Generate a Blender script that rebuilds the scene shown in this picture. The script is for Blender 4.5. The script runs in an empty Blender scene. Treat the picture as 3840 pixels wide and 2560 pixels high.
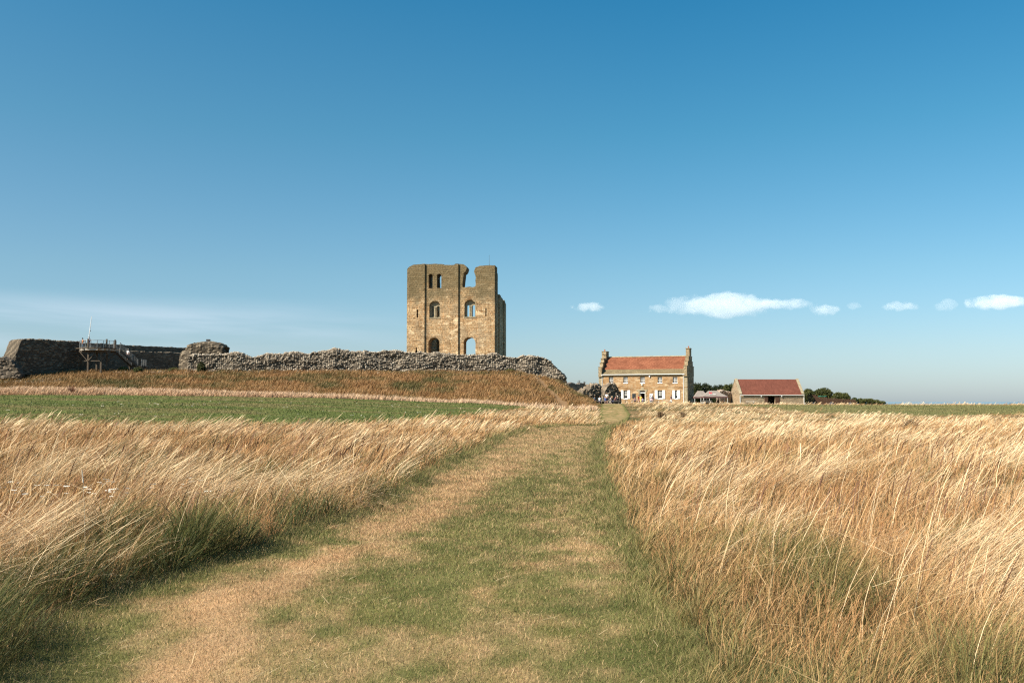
import bpy, bmesh, math, random
import numpy as np
from mathutils import Vector, Matrix, geometry
rad = math.radians
random.seed(7)
RNG = np.random.default_rng(11)
sc = bpy.context.scene
COL = sc.collection

# ------------------------------------------------------------------ camera, sky, sun, exposure
F = 3733.0                                   # focal length in pixels of the 3840 px wide frame (35 mm lens)
PITCH = math.atan(225 / F)
EYE = 1.6
cd = bpy.data.cameras.new("camera"); cam = bpy.data.objects.new("camera", cd); COL.objects.link(cam)
cd.sensor_width = 36; cd.lens = 35; cd.clip_start = 0.1; cd.clip_end = 200000
cam.location = (0, 0, EYE); cam.rotation_euler = (rad(90) + PITCH, 0, 0)
sc.camera = cam
SUN_AZ, SUN_EL = rad(58), rad(39)            # azimuth: left of straight behind the camera
SUN_DIR = Vector((-math.sin(SUN_AZ) * math.cos(SUN_EL), -math.cos(SUN_AZ) * math.cos(SUN_EL), math.sin(SUN_EL)))
sl = bpy.data.lights.new("sun", 'SUN'); so = bpy.data.objects.new("sun", sl); COL.objects.link(so)
sl.energy = 5.0; sl.angle = rad(0.5); sl.color = (1.0, 0.90, 0.75)
so.location = (-40, -40, 60)
so.rotation_euler = SUN_DIR.to_track_quat('Z', 'Y').to_euler()
sc.view_settings.view_transform = 'Standard'; sc.view_settings.look = 'None'
sc.view_settings.exposure = 1.0; sc.view_settings.gamma = 1.0; sc.view_settings.use_curve_mapping = False
sc.cycles.max_bounces = 6; sc.cycles.diffuse_bounces = 3; sc.cycles.transmission_bounces = 3
sc.cycles.transparent_max_bounces = 8; sc.cycles.volume_bounces = 6
sc.cycles.use_adaptive_sampling = False
sc.cycles.use_denoising = False; sc.cycles.filter_width = 1.25
sc.cycles.volume_step_rate = 1.0; sc.cycles.volume_max_steps = 128


class NT:
    """small node tree helper"""
    def __init__(s, nt):
        s.nt = nt; s.n = nt.nodes; s.l = nt.links; s.n.clear()

    def node(s, typ, **kw):
        nd = s.n.new(typ)
        for k, v in kw.items():
            if k.startswith('i_'):
                key = k[2:]
                nd.inputs[int(key) if key.isdigit() else key.replace('_', ' ')].default_value = v
            else:
                setattr(nd, k, v)
        return nd

    def link(s, a, b):
        s.l.new(a, b)

    def put(s, sock, v):
        if isinstance(v, bpy.types.NodeSocket):
            s.l.new(v, sock)
        elif isinstance(v, (tuple, list)) and len(v) == 3 and sock.type == 'RGBA':
            sock.default_value = (*v, 1)
        else:
            sock.default_value = v

    def math(s, op, a, b=0.0, c=None, clamp=False):
        m = s.n.new('ShaderNodeMath'); m.operation = op; m.use_clamp = clamp
        s.put(m.inputs[0], a); s.put(m.inputs[1], b)
        if c is not None: s.put(m.inputs[2], c)
        return m.outputs[0]

    def mix(s, f, a, b, blend='MIX'):
        m = s.n.new('ShaderNodeMix'); m.data_type = 'RGBA'; m.blend_type = blend
        s.put(m.inputs['Factor'], f) if False else s.put(m.inputs[0], f)
        s.put(m.inputs[6], a); s.put(m.inputs[7], b)
        return m.outputs[2]

    def noise(s, vec, scale, detail=3, rough=0.55, dist=0.0):
        n = s.n.new('ShaderNodeTexNoise'); n.inputs['Scale'].default_value = scale
        n.inputs['Detail'].default_value = detail; n.inputs['Roughness'].default_value = rough
        n.inputs['Distortion'].default_value = dist
        if vec is not None: s.l.new(vec, n.inputs['Vector'])
        return n.outputs['Fac']

    def maprange(s, v, a, b, c=0.0, d=1.0, smooth=False):
        m = s.n.new('ShaderNodeMapRange'); m.clamp = True
        if smooth: m.interpolation_type = 'SMOOTHSTEP'
        s.put(m.inputs['Value'], v)
        for k, x in (('From Min', a), ('From Max', b), ('To Min', c), ('To Max', d)): s.put(m.inputs[k], x)
        return m.outputs['Result']

    def ramp(s, v, stops):
        r = s.n.new('ShaderNodeValToRGB'); e = r.color_ramp.elements
        while len(e) < len(stops): e.new(0.5)
        for i, (p, c) in enumerate(stops):
            e[i].position = p; e[i].color = (*c, 1)
        s.l.new(v, r.inputs[0]); return r.outputs[0]

    def mapping(s, vec, loc=(0, 0, 0), rot=(0, 0, 0), scale=(1, 1, 1)):
        m = s.n.new('ShaderNodeMapping'); m.inputs['Location'].default_value = loc
        m.inputs['Rotation'].default_value = rot; m.inputs['Scale'].default_value = scale
        s.l.new(vec, m.inputs['Vector']); return m.outputs[0]


world = bpy.data.worlds.new("World"); sc.world = world; world.use_nodes = True
w = NT(world.node_tree)
sky = w.node('ShaderNodeTexSky', sky_type='NISHITA', sun_disc=False)
sky.sun_elevation = SUN_EL; sky.sun_rotation = math.atan2(SUN_DIR.x, SUN_DIR.y)
sky.air_density = 1.0; sky.dust_density = 0.6; sky.ozone_density = 2.5; sky.altitude = 50
geo = w.node('ShaderNodeNewGeometry'); sep = w.node('ShaderNodeSeparateXYZ')
tc = w.node('ShaderNodeTexCoord')
w.link(tc.outputs['Generated'], sep.inputs[0])
el = sep.outputs['Z']
azim = w.math('ARCTAN2', sep.outputs['X'], sep.outputs['Y'])
tint = w.ramp(w.maprange(el, 0.0, 0.42), [(0.0, (0.82, 0.95, 1.24)), (0.12, (0.82, 0.97, 1.13)), (0.30, (0.70, 1.00, 1.06)), (0.62, (0.40, 0.99, 1.05)), (1.0, (0.16, 0.93, 1.12))])
skyc = w.mix(1.0, sky.outputs[0], tint, 'MULTIPLY')
skyc = w.mix(w.math('MULTIPLY', w.maprange(azim, 0.15, -0.55), w.maprange(el, 0.08, 0.36)), skyc, w.mix(1.0, skyc, (1.75, 1.13, 1.05), 'MULTIPLY'))
# thin streaks of high cloud low in the sky on one side
sv = w.node('ShaderNodeCombineXYZ')
w.put(sv.inputs[0], w.math('MULTIPLY', azim, 1.2)); w.put(sv.inputs[1], w.math('MULTIPLY', w.math('ADD', el, w.math('MULTIPLY', azim, 0.05)), 16.0))
sn = w.noise(sv.outputs[0], 2.2, 4, 0.5, 0.3)
band = w.math('MULTIPLY', w.maprange(el, 0.03, 0.07, smooth=True), w.maprange(el, 0.105, 0.075, smooth=True))
side = w.maprange(azim, -0.02, -0.36, smooth=True)
sf = w.math('MULTIPLY', w.math('MULTIPLY', band, side), w.maprange(sn, 0.34, 0.64, 0.12, 0.72, smooth=True))
skyc = w.mix(sf, skyc, (5.6, 6.9, 8.0))
bg = w.node('ShaderNodeBackground'); bg.inputs['Strength'].default_value = 0.057
w.link(skyc, bg.inputs['Color'])
wo = w.node('ShaderNodeOutputWorld'); w.link(bg.outputs[0], wo.inputs['Surface'])


# ------------------------------------------------------------------ helpers
def P(u, v, Y):
    """world point at ground distance Y seen at (u, v) of the 3840x2560 frame"""
    cp, sp = math.cos(PITCH), math.sin(PITCH)
    a = (1280 - v) / F; b = (u - 1920) / F
    dy = cp - a * sp; dz = sp + a * cp
    k = Y / dy
    return Vector((b * k, Y, EYE + dz * k))


def tag(o, label=None, cat=None, group=None, kind=None):
    if label: o['label'] = label
    if cat: o['category'] = cat
    if group: o['group'] = group
    if kind: o['kind'] = kind
    return o


def empty(name, loc=(0, 0, 0), rz=0.0):
    o = bpy.data.objects.new(name, None); COL.objects.link(o)
    o.location = loc; o.rotation_euler = (0, 0, rz); o.empty_display_size = 0.3
    return o


def thing(name, label, cat, loc=(0, 0, 0), rz=0.0, group=None):
    return tag(empty(name, loc, rz), label, cat, group)


def link_mesh(name, me, mat, parent=None, smooth=False):
    if mat is not None:
        for m in (mat if isinstance(mat, (list, tuple)) else [mat]): me.materials.append(m)
    if smooth:
        me.polygons.foreach_set('use_smooth', [True] * len(me.polygons))
    o = bpy.data.objects.new(name, me); COL.objects.link(o)
    if parent is not None: o.parent = parent
    return o


def np_mesh(name, co, faces, colors=None, smooth=False):
    """co (N,3), faces (M,k) int; colors (N,3)"""
    me = bpy.data.meshes.new(name)
    co = np.ascontiguousarray(co, dtype=np.float32); faces = np.ascontiguousarray(faces, dtype=np.int32)
    n, m, k = len(co), len(faces), faces.shape[1]
    me.vertices.add(n); me.vertices.foreach_set('co', co.ravel())
    me.loops.add(m * k); me.loops.foreach_set('vertex_index', faces.ravel())
    me.polygons.add(m); me.polygons.foreach_set('loop_start', np.arange(0, m * k, k, dtype=np.int32))
    if smooth: me.polygons.foreach_set('use_smooth', np.ones(m, dtype=bool))
    me.update(calc_edges=True)
    if colors is not None:
        a = me.attributes.new('col', 'FLOAT_COLOR', 'POINT')
        c = np.ones((n, 4), dtype=np.float32); c[:, :3] = colors
        a.data.foreach_set('color', c.ravel())
    return me


def copy_tree(o, parent=None):
    c = o.copy(); COL.objects.link(c)
    if parent is not None: c.parent = parent
    for ch in list(o.children): copy_tree(ch, c)
    return c


class MB:
    """collects boxes, bars and tubes into one mesh"""
    def __init__(s):
        s.bm = bmesh.new()

    def box(s, x0, x1, y0, y1, z0, z1, m=None):
        vs = [s.bm.verts.new(p) for p in ((x0, y0, z0), (x1, y0, z0), (x1, y1, z0), (x0, y1, z0), (x0, y0, z1), (x1, y0, z1), (x1, y1, z1), (x0, y1, z1))]
        for f in ((0, 3, 2, 1), (4, 5, 6, 7), (0, 1, 5, 4), (1, 2, 6, 5), (2, 3, 7, 6), (3, 0, 4, 7)):
            fc = s.bm.faces.new([vs[i] for i in f])
            if m: fc.material_index = m
        return s

    def bar(s, a, b, wd=0.05, ht=None):
        ht = ht or wd
        a, b = Vector(a), Vector(b); d = (b - a).normalized()
        up = Vector((0, 0, 1)) if abs(d.z) < 0.95 else Vector((0, 1, 0))
        r = d.cross(up).normalized() * (wd / 2); t = r.cross(d).normalized() * (ht / 2)
        vs = [s.bm.verts.new(p + i * r + j * t) for p in (a, b) for i, j in ((-1, -1), (1, -1), (1, 1), (-1, 1))]
        for f in ((0, 1, 2, 3), (7, 6, 5, 4), (0, 4, 5, 1), (1, 5, 6, 2), (2, 6, 7, 3), (3, 7, 4, 0)):
            s.bm.faces.new([vs[i] for i in f])
        return s

    def tube(s, pts, r=0.03, n=8, r2=None):
        pts = [Vector(p) for p in pts]; rings = []
        for i, p in enumerate(pts):
            d = (pts[min(i + 1, len(pts) - 1)] - pts[max(i - 1, 0)]).normalized()
            up = Vector((0, 0, 1)) if abs(d.z) < 0.9 else Vector((1, 0, 0))
            a = d.cross(up).normalized(); b = d.cross(a).normalized()
            rr = r if r2 is None else r + (r2 - r) * i / (len(pts) - 1)
            rings.append([s.bm.verts.new(p + rr * (math.cos(t) * a + math.sin(t) * b)) for t in [2 * math.pi * k / n for k in range(n)]])
        for i in range(len(rings) - 1):
            for k in range(n):
                s.bm.faces.new((rings[i][k], rings[i][(k + 1) % n], rings[i + 1][(k + 1) % n], rings[i + 1][k]))
        s.bm.faces.new(rings[0][::-1]); s.bm.faces.new(rings[-1])
        return s

    def poly(s, pts):
        s.bm.faces.new([s.bm.verts.new(p) for p in pts]); return s

    def prism(s, pts, axis, a, b):
        """polygon pts (2D) extruded along axis 'x' or 'y' from a to b"""
        def mk(p, t): return (t, p[0], p[1]) if axis == 'x' else (p[0], t, p[1])
        v0 = [s.bm.verts.new(mk(p, a)) for p in pts]; v1 = [s.bm.verts.new(mk(p, b)) for p in pts]
        s.bm.faces.new(v0); s.bm.faces.new(v1[::-1])
        n = len(pts)
        for i in range(n):
            s.bm.faces.new((v0[i], v1[i], v1[(i + 1) % n], v0[(i + 1) % n]))
        return s

    def sphere(s, c, r, sc3=(1, 1, 1), seg=12):
        m = Matrix.Translation(c) @ Matrix.Diagonal((*[r * q for q in sc3], 1))
        bmesh.ops.create_uvsphere(s.bm, u_segments=seg, v_segments=max(6, seg // 2), radius=1.0, matrix=m)
        return s

    def build(s, name, mat, parent=None, smooth=False, bevel=0.0):
        bmesh.ops.recalc_face_normals(s.bm, faces=s.bm.faces)
        if bevel > 0:
            bmesh.ops.bevel(s.bm, geom=s.bm.edges[:], offset=bevel, segments=1, affect='EDGES')
        me = bpy.data.meshes.new(name); s.bm.to_mesh(me); s.bm.free()
        return link_mesh(name, me, mat, parent, smooth)


def pip(p, poly):
    x, y = p; c = False; n = len(poly); j = n - 1
    for i in range(n):
        xi, yi = poly[i]; xj, yj = poly[j]
        if (yi > y) != (yj > y) and x < (xj - xi) * (y - yi) / (yj - yi) + xi: c = not c
        j = i
    return c


def slab(outline, holes, y0, y1, plane='xz'):
    """thick wall with openings: outline and holes in (x, z), between y0 and y1 (or plane 'yz': between x0 and x1)"""
    vs, ed = [], []
    for lp in [outline] + holes:
        b = len(vs); vs += [Vector(p) for p in lp]
        ed += [(b + i, b + (i + 1) % len(lp)) for i in range(len(lp))]
    r = geometry.delaunay_2d_cdt(vs, ed, [], 0, 1e-5)
    tv, tf = r[0], r[2]
    bm = bmesh.new()
    def mk(p, t): return (p[0], t, p[1]) if plane == 'xz' else (t, p[0], p[1])
    A = [bm.verts.new(mk(p, y0)) for p in tv]; B = [bm.verts.new(mk(p, y1)) for p in tv]
    for f in tf:
        c = ((tv[f[0]][0] + tv[f[1]][0] + tv[f[2]][0]) / 3, (tv[f[0]][1] + tv[f[1]][1] + tv[f[2]][1]) / 3)
        if pip(c, outline) and not any(pip(c, h) for h in holes):
            bm.faces.new([A[i] for i in f]); bm.faces.new([B[i] for i in f][::-1])
    half = [e for e in bm.edges if len(e.link_faces) == 1 and e.verts[0] in set(A)] if False else None
    Aset = {v: i for i, v in enumerate(A)}
    for e in [e for e in bm.edges if len(e.link_faces) == 1 and e.verts[0] in Aset]:
        i, j = Aset[e.verts[0]], Aset[e.verts[1]]
        bm.faces.new((A[i], A[j], B[j], B[i]))
    for v in [v for v in bm.verts if not v.link_faces]: bm.verts.remove(v)
    m = MB.__new__(MB); m.bm = bm
    return m


def arch(xc, w, z0, z1, n=12, jag=0.0, rnd=random):
    """round-headed opening, total height z0..z1"""
    r = w / 2; zs = z1 - r
    pts = [(xc - r, z0), (xc + r, z0)]
    for i in range(n + 1):
        a = math.pi * i / n
        pts.append((xc + r * math.cos(a) + rnd.uniform(-jag, jag), zs + r * math.sin(a) + rnd.uniform(-jag, jag)))
    return pts


def rect(x0, x1, z0, z1):
    return [(x0, z0), (x1, z0), (x1, z1), (x0, z1)]


# numpy value noise
def _hash(ix, iy, seed):
    h = (ix.astype(np.int64) * 374761393 + iy.astype(np.int64) * 668265263 + seed * 1442695041) & 0x7fffffff
    h = ((h ^ (h >> 13)) * 1274126177) & 0x7fffffff
    h = h ^ (h >> 16)
    return (h & 0xffffff) / float(0xffffff)


def vnoise(x, y, seed=0):
    x = np.asarray(x, float); y = np.asarray(y, float)
    ix, iy = np.floor(x), np.floor(y); fx, fy = x - ix, y - iy
    fx = fx * fx * (3 - 2 * fx); fy = fy * fy * (3 - 2 * fy)
    a = _hash(ix, iy, seed); b = _hash(ix + 1, iy, seed); c = _hash(ix, iy + 1, seed); d = _hash(ix + 1, iy + 1, seed)
    return (a * (1 - fx) + b * fx) * (1 - fy) + (c * (1 - fx) + d * fx) * fy


def fbm(x, y, seed=0, oct=4):
    s, a, t = 0.0, 1.0, 0.0
    for o in range(oct):
        s = s + a * vnoise(x * 2 ** o + 17.3 * o, y * 2 ** o - 9.1 * o, seed + o); t += a; a *= 0.5
    return s / t


def worley(x, y, seed=0):
    """F1, F2 and a random per cell"""
    ix, iy = np.floor(x), np.floor(y)
    f1 = np.full(x.shape, 9.0); f2 = np.full(x.shape, 9.0); cid = np.zeros(x.shape)
    for dx in (-1, 0, 1):
        for dy in (-1, 0, 1):
            cx, cy = ix + dx, iy + dy
            px = cx + 0.15 + 0.7 * _hash(cx, cy, seed); py = cy + 0.15 + 0.7 * _hash(cx, cy, seed + 5)
            d = np.hypot(px - x, py - y); r = _hash(cx, cy, seed + 9)
            nb = d < f1
            f2 = np.where(nb, f1, np.minimum(f2, d)); cid = np.where(nb, r, cid); f1 = np.where(nb, d, f1)
    return f1, f2, cid


def sstep(a, b, x):
    t = np.clip((x - a) / (b - a), 0, 1); return t * t * (3 - 2 * t)


def mixc(a, b, t):
    t = np.asarray(t)[..., None]; return np.asarray(a) * (1 - t) + np.asarray(b) * t


# ------------------------------------------------------------------ layout of the land
PL = np.array([(-6, -4.0), (4, -2.9), (5.66, -2.9), (8, -3.35), (10.9, -2.75), (15, -2.13), (18.6, -1.88), (26.2, -1.45), (33, -1.0), (42, -0.35), (54, 1.1), (60, 3.3), (63, 5.7), (72, 6.5), (112, 9.9), (158, 14.3), (172, 15.6)])
PR = np.array([(-6, 1.2), (4, 0.95), (5.66, 1.08), (9.4, 1.24), (14, 1.5), (17.8, 1.75), (23.3, 2.06), (34.9, 3.05), (56, 5.4), (66, 7.2), (76, 8.6), (112, 13.2), (158, 17.4), (172, 18.6)])


def pl(y): return np.interp(y, PL[:, 0], PL[:, 1]) + 0.18 * (fbm(y * 0.7, y * 0 + 3, 31, 3) - 0.5) * np.clip(y / 10, 0.6, 2.5)
def pr(y): return np.interp(y, PR[:, 0], PR[:, 1]) + 0.18 * (fbm(y * 0.6, y * 0 + 8, 37, 3) - 0.5) * np.clip(y / 10, 0.6, 2.0)


def bank_top(x):
    return np.interp(x, [-200, -75, -60, -40, 0, 2.5, 5, 7.3, 9, 11.0, 13, 15], [5.9, 5.9, 5.9, 5.85, 5.75, 5.4, 4.9, 4.1, 2.9, 1.8, 1.2, -9])


def height(x, y):
    x = np.asarray(x, float); y = np.asarray(y, float)
    L = sstep(1, 26, -x)
    zl = 0.42 * L * sstep(14, 42, y) + np.clip((y - 45) / 80, 0, 1) * (1.3 + 0.75 * sstep(0, 60, -x))
    zr = np.interp(x, [10, 30, 60], [1.25, 1.08, 0.98]) * sstep(100, 158, y)
    wv = sstep(-5, 8, x)
    z = zl * (1 - wv) + zr * wv
    z = z + 0.5 * (fbm(x / 19, y / 19, 3, 2) - 0.5) * sstep(12, 45, y) * (1 - sstep(90, 130, y))
    yf = 129 + 1.5 * (fbm(x / 9, y * 0, 4, 2) - 0.5)
    S = np.clip((y - yf) / 18.0, 0, 1); S = S ** 0.9
    S = np.where(S > 0.9, 0.9 + (S - 0.9) * 1.0, S)
    bt = bank_top(x) + 0.25 * (fbm(x / 4, y / 4, 5, 3) - 0.5)
    z = np.where(bt > z, z + (bt - z) * S, z)
    # low fringe of rough ground before the bank
    z = z + 0.5 * sstep(118, 127, y) * (1 - sstep(127, 136, y)) * sstep(0, 60, -x)
    # tussocks and small humps away from the mown strips
    d = np.maximum(pl(y) - x, x - pr(y))
    z = z + np.clip(d / 1.2, 0, 1) * 0.10 * (fbm(x / 1.3, y / 1.3, 8, 3) - 0.35) * (1 - sstep(120, 140, y) * 0.5)
    z = z + 0.03 * (fbm(x / 1.1, y / 1.1, 12, 3) - 0.5)
    # cliff to the sea behind
    edge = np.interp(x, [-120, 20, 60, 130], [300, 300, 236, 236])
    z = z - 62 * sstep(edge, edge + 45, y)
    z = z - 62 * sstep(300, 380, np.abs(x)) * 0 - 62 * sstep(170, 230, -x) * sstep(120, 200, y)
    return z


def H(x, y): return float(height(np.array([x]), np.array([y]))[0])


FB = np.array([(-200, 34), (-60, 36), (-30, 40), (-18, 46), (-8, 57), (-4, 68), (-2, 84), (0, 104), (1.5, 119), (2, 400)])
def field_near(x): return np.interp(x, FB[:, 0], FB[:, 1]) + 3.0 * (fbm(x / 3, x * 0, 41, 3) - 0.5)
def field_far(x): return np.interp(x, [-80, -30, 0], [118, 121.5, 126]) + 1.5 * (fbm(x / 5, x * 0, 43, 3) - 0.5)
def in_field(x, y): return (x < 2) & (y > field_near(x)) & (y < field_far(x))
def in_green_right(x, y):
    n = fbm(x / 9, y / 9, 47, 3) - 0.5
    return (y > 112 + 14 * n) & (y < 163 + 8 * n) & (x > 36 + 26 * n + (y - 130) * 0.1)
def in_path(x, y): return (x > pl(y)) & (x < pr(y)) & (y < 172)
def bank_track(x, y):
    """worn diagonal track down the end of the bank"""
    c = np.interp(y, [128, 134, 141, 149], [7.3, 6.2, 4.6, 3.2])
    return (np.abs(x - c) < -0.1 + 1.3 * fbm(x / 0.8, y / 1.2, 51, 3)) & (y > 127) & (y < 149)
def yard(x, y):   # open ground in front of the house and barn
    return (y > 187 + 3 * fbm(x / 4, y * 0, 53, 2)) & (x > 11) | ((y > 158) & (y < 190) & (x > 12.5) & (x < 19.5))


# ------------------------------------------------------------------ materials
def new_mat(name):
    m = bpy.data.materials.new(name); m.use_nodes = True
    return m, NT(m.node_tree)


def finish(n, bsdf, disp=None):
    o = n.node('ShaderNodeOutputMaterial'); n.link(bsdf, o.inputs['Surface'])


def principled(n, col, rough=0.9, bump=None, bstr=0.5, bdist=0.02, spec=0.3, metal=0.0):
    p = n.node('ShaderNodeBsdfPrincipled')
    n.put(p.inputs['Base Color'], col); n.put(p.inputs['Roughness'], rough)
    n.put(p.inputs['Specular IOR Level'], spec); n.put(p.inputs['Metallic'], metal)
    if bump is not None:
        b = n.node('ShaderNodeBump'); b.inputs['Strength'].default_value = bstr; b.inputs['Distance'].default_value = bdist
        n.put(b.inputs['Height'], bump); n.link(b.outputs[0], p.inputs['Normal'])
    return p.outputs[0]


def plain(name, col, rough=0.6, var=0.12, scale=6.0, spec=0.3, metal=0.0):
    m, n = new_mat(name)
    c = n.node('ShaderNodeTexCoord')
    v = n.noise(c.outputs['Object'], scale, 4)
    dark = tuple(x * (1 - var * 2) for x in col)
    cc = n.mix(n.maprange(v, 0.35, 0.65), dark, col)
    finish(n, principled(n, cc, rough, v, 0.15, 0.01, spec, metal))
    return m


def grass_mat(name, trans=0.35, rough=0.6, spec=0.25):
    m, n = new_mat(name)
    a = n.node('ShaderNodeAttribute', attribute_name='col')
    p = n.node('ShaderNodeBsdfPrincipled'); n.link(a.outputs['Color'], p.inputs['Base Color'])
    p.inputs['Roughness'].default_value = rough; p.inputs['Specular IOR Level'].default_value = spec
    t = n.node('ShaderNodeBsdfTranslucent'); n.link(a.outputs['Color'], t.inputs['Color'])
    mx = n.node('ShaderNodeMixShader'); mx.inputs[0].default_value = trans
    n.link(p.outputs[0], mx.inputs[1]); n.link(t.outputs[0], mx.inputs[2])
    finish(n, mx.outputs[0]); return m


def ashlar(name, c1, c2, c3, mortar, bw=0.55, bh=0.28, lichen=None, lich_z=None, bump=0.6, patch=None, stain=0.0):
    """coursed stone: brick texture laid on x+y / z of the object, with stone to stone variation"""
    m, n = new_mat(name)
    c = n.node('ShaderNodeTexCoord'); s = n.node('ShaderNodeSeparateXYZ'); n.link(c.outputs['Object'], s.inputs[0])
    wob = n.noise(c.outputs['Object'], 0.9, 3)
    wob2 = n.noise(c.outputs['Object'], 3.0, 2)
    cb = n.node('ShaderNodeCombineXYZ')
    n.put(cb.inputs[0], n.math('ADD', n.math('ADD', s.outputs[0], s.outputs[1]), n.math('MULTIPLY', wob, 0.5)))
    n.put(cb.inputs[1], n.math('ADD', s.outputs[2], n.math('MULTIPLY', wob2, 0.10)))
    b = n.node('ShaderNodeTexBrick'); n.link(cb.outputs[0], b.inputs['Vector'])
    b.offset = 0.5; b.squash = 0.7; b.squash_frequency = 3
    for k, v in (('Color1', (*c1, 1)), ('Color2', (*c2, 1)), ('Mortar', (*mortar, 1)), ('Scale', 1.0), ('Mortar Size', 0.022), ('Mortar Smooth', 0.6), ('Bias', -0.1), ('Brick Width', bw), ('Row Height', bh)):
        b.inputs[k].default_value = v
    big = n.noise(c.outputs['Object'], 0.35, 5, 0.6)
    mid = n.noise(cb.outputs[0], 2.6, 4, 0.7)
    fine = n.noise(c.outputs['Object'], 9.0, 4, 0.7)
    col = n.mix(n.maprange(mid, 0.42, 0.62, 0, 0.75), b.outputs['Color'], c3)
    # isolated darker weathered stones
    v = n.node('ShaderNodeTexVoronoi'); v.feature = 'F1'
    n.link(n.mapping(cb.outputs[0], scale=(1 / (bw * 1.3), 1 / (bh * 1.2), 1)), v.inputs['Vector']); v.inputs['Scale'].default_value = 1.0
    sv_ = n.node('ShaderNodeSeparateColor'); n.link(v.outputs['Color'], sv_.inputs[0])
    col = n.mix(n.maprange(sv_.outputs[0], 0.72, 0.95, 0, 0.65), col, tuple(x * 0.42 for x in c1))
    col = n.mix(n.maprange(sv_.outputs[1], 0.78, 0.95, 0, 0.6), col, tuple(min(1, x * 1.5) for x in c3))
    if patch is not None:
        col = n.mix(n.maprange(big, 0.45, 0.6, 0, 0.6), col, patch)
    stk = n.noise(n.mapping(c.outputs['Object'], scale=(1.1, 1.1, 0.10)), 1.0, 4, 0.65)
    if stain > 0: col = n.mix(n.maprange(stk, 0.52, 0.70, 0, stain), col, tuple(x * 0.36 for x in c1))
    if lichen is not None:
        f = n.math('MULTIPLY', n.maprange(n.math('ADD', s.outputs[2], n.math('MULTIPLY', n.math('SUBTRACT', big, 0.5), 14.0)), lich_z[0], lich_z[1], 0, 1, True), n.maprange(fine, 0.25, 0.6, 0.55, 0.95))
        col = n.mix(f, col, lichen)
    hgt = n.math('ADD', n.math('MULTIPLY', b.outputs['Fac'], -1.2), n.math('ADD', n.math('MULTIPLY', mid, 2.2), n.math('ADD', n.math('MULTIPLY', fine, 0.8), sv_.outputs[2])))
    finish(n, principled(n, col, 0.95, hgt, bump, 0.10, 0.1))
    return m


M = {}
M['grass'] = grass_mat('straw_grass', 0.20, 0.55, 0.15)
M['lawn'] = grass_mat('mown_grass', 0.30, 0.7, 0.15)
M['leaf'] = grass_mat('tree_leaves', 0.25, 0.55, 0.25)
M['keep'] = ashlar('keep_sandstone', (0.45, 0.25, 0.112), (0.55, 0.36, 0.185), (0.60, 0.46, 0.29), (0.11, 0.07, 0.04), 0.78, 0.40, (0.15, 0.118, 0.062), (20.0, 27), 1.0, (0.36, 0.27, 0.17), 0.55)
M['keep_dark'] = ashlar('keep_weathered_stone', (0.48, 0.34, 0.19), (0.54, 0.40, 0.24), (0.54, 0.43, 0.28), (0.16, 0.12, 0.08), 0.62, 0.30, (0.22, 0.19, 0.11), (19.0, 27), 0.9)
M['house'] = ashlar('house_sandstone', (0.31, 0.165, 0.072), (0.38, 0.23, 0.115), (0.40, 0.31, 0.2), (0.20, 0.125, 0.07), 0.85, 0.30, None, None, 0.35, (0.36, 0.21, 0.095))
M['gable'] = ashlar('old_gable_stone', (0.32, 0.235, 0.135), (0.26, 0.195, 0.115), (0.38, 0.30, 0.195), (0.10, 0.078, 0.055), 0.6, 0.3, None, None, 0.6)
M['barn'] = ashlar('barn_stone', (0.30, 0.235, 0.15), (0.37, 0.30, 0.205), (0.29, 0.195, 0.125), (0.26, 0.2, 0.14), 0.6, 0.24, None, None, 0.5)
M['quoin'] = plain('pale_dressed_stone', (0.38, 0.315, 0.21), 0.9, 0.2, 2.5, 0.1)
M['white'] = plain('white_paint', (0.80, 0.79, 0.76), 0.45, 0.03, 3)
M['metal'] = plain('galvanised_steel', (0.27, 0.27, 0.26), 0.45, 0.15, 4, 0.5, 0.3)
M['dark_metal'] = plain('dark_steel', (0.09, 0.085, 0.08), 0.6, 0.1, 4)
M['timber'] = plain('weathered_timber', (0.13, 0.105, 0.08), 0.85, 0.2, 5, 0.1)
M['brown_wood'] = plain('brown_wood', (0.115, 0.062, 0.042), 0.85, 0.2, 7, 0.1)
M['pale_wood'] = plain('pale_picnic_wood', (0.62, 0.55, 0.47), 0.8, 0.12, 6, 0.1)
M['terracotta'] = plain('terracotta', (0.38, 0.13, 0.08), 0.8, 0.15, 5)
M['black_board'] = plain('dark_notice_board', (0.025, 0.03, 0.035), 0.4, 0.1, 9)
M['canopy'] = plain('grey_canvas', (0.25, 0.215, 0.19), 0.85, 0.06, 1.2, 0.1)
M['valance'] = plain('brown_canvas', (0.13, 0.075, 0.07), 0.85, 0.08, 2, 0.1)
M['red'] = plain('red_print', (0.45, 0.05, 0.06), 0.7, 0.05, 3, 0.1)
M['green_cloth'] = plain('green_tarpaulin', (0.03, 0.25, 0.17), 0.6, 0.1, 2)
M['bark'] = plain('tree_bark', (0.09, 0.065, 0.045), 0.95, 0.25, 5, 0.05)

m, n = new_mat('window_glass')
gp = n.node('ShaderNodeBsdfPrincipled'); gp.inputs['Base Color'].default_value = (0.018, 0.020, 0.024, 1)
gp.inputs['Roughness'].default_value = 0.08; gp.inputs['Specular IOR Level'].default_value = 0.35
finish(n, gp.outputs[0]); M['glass'] = m

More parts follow.
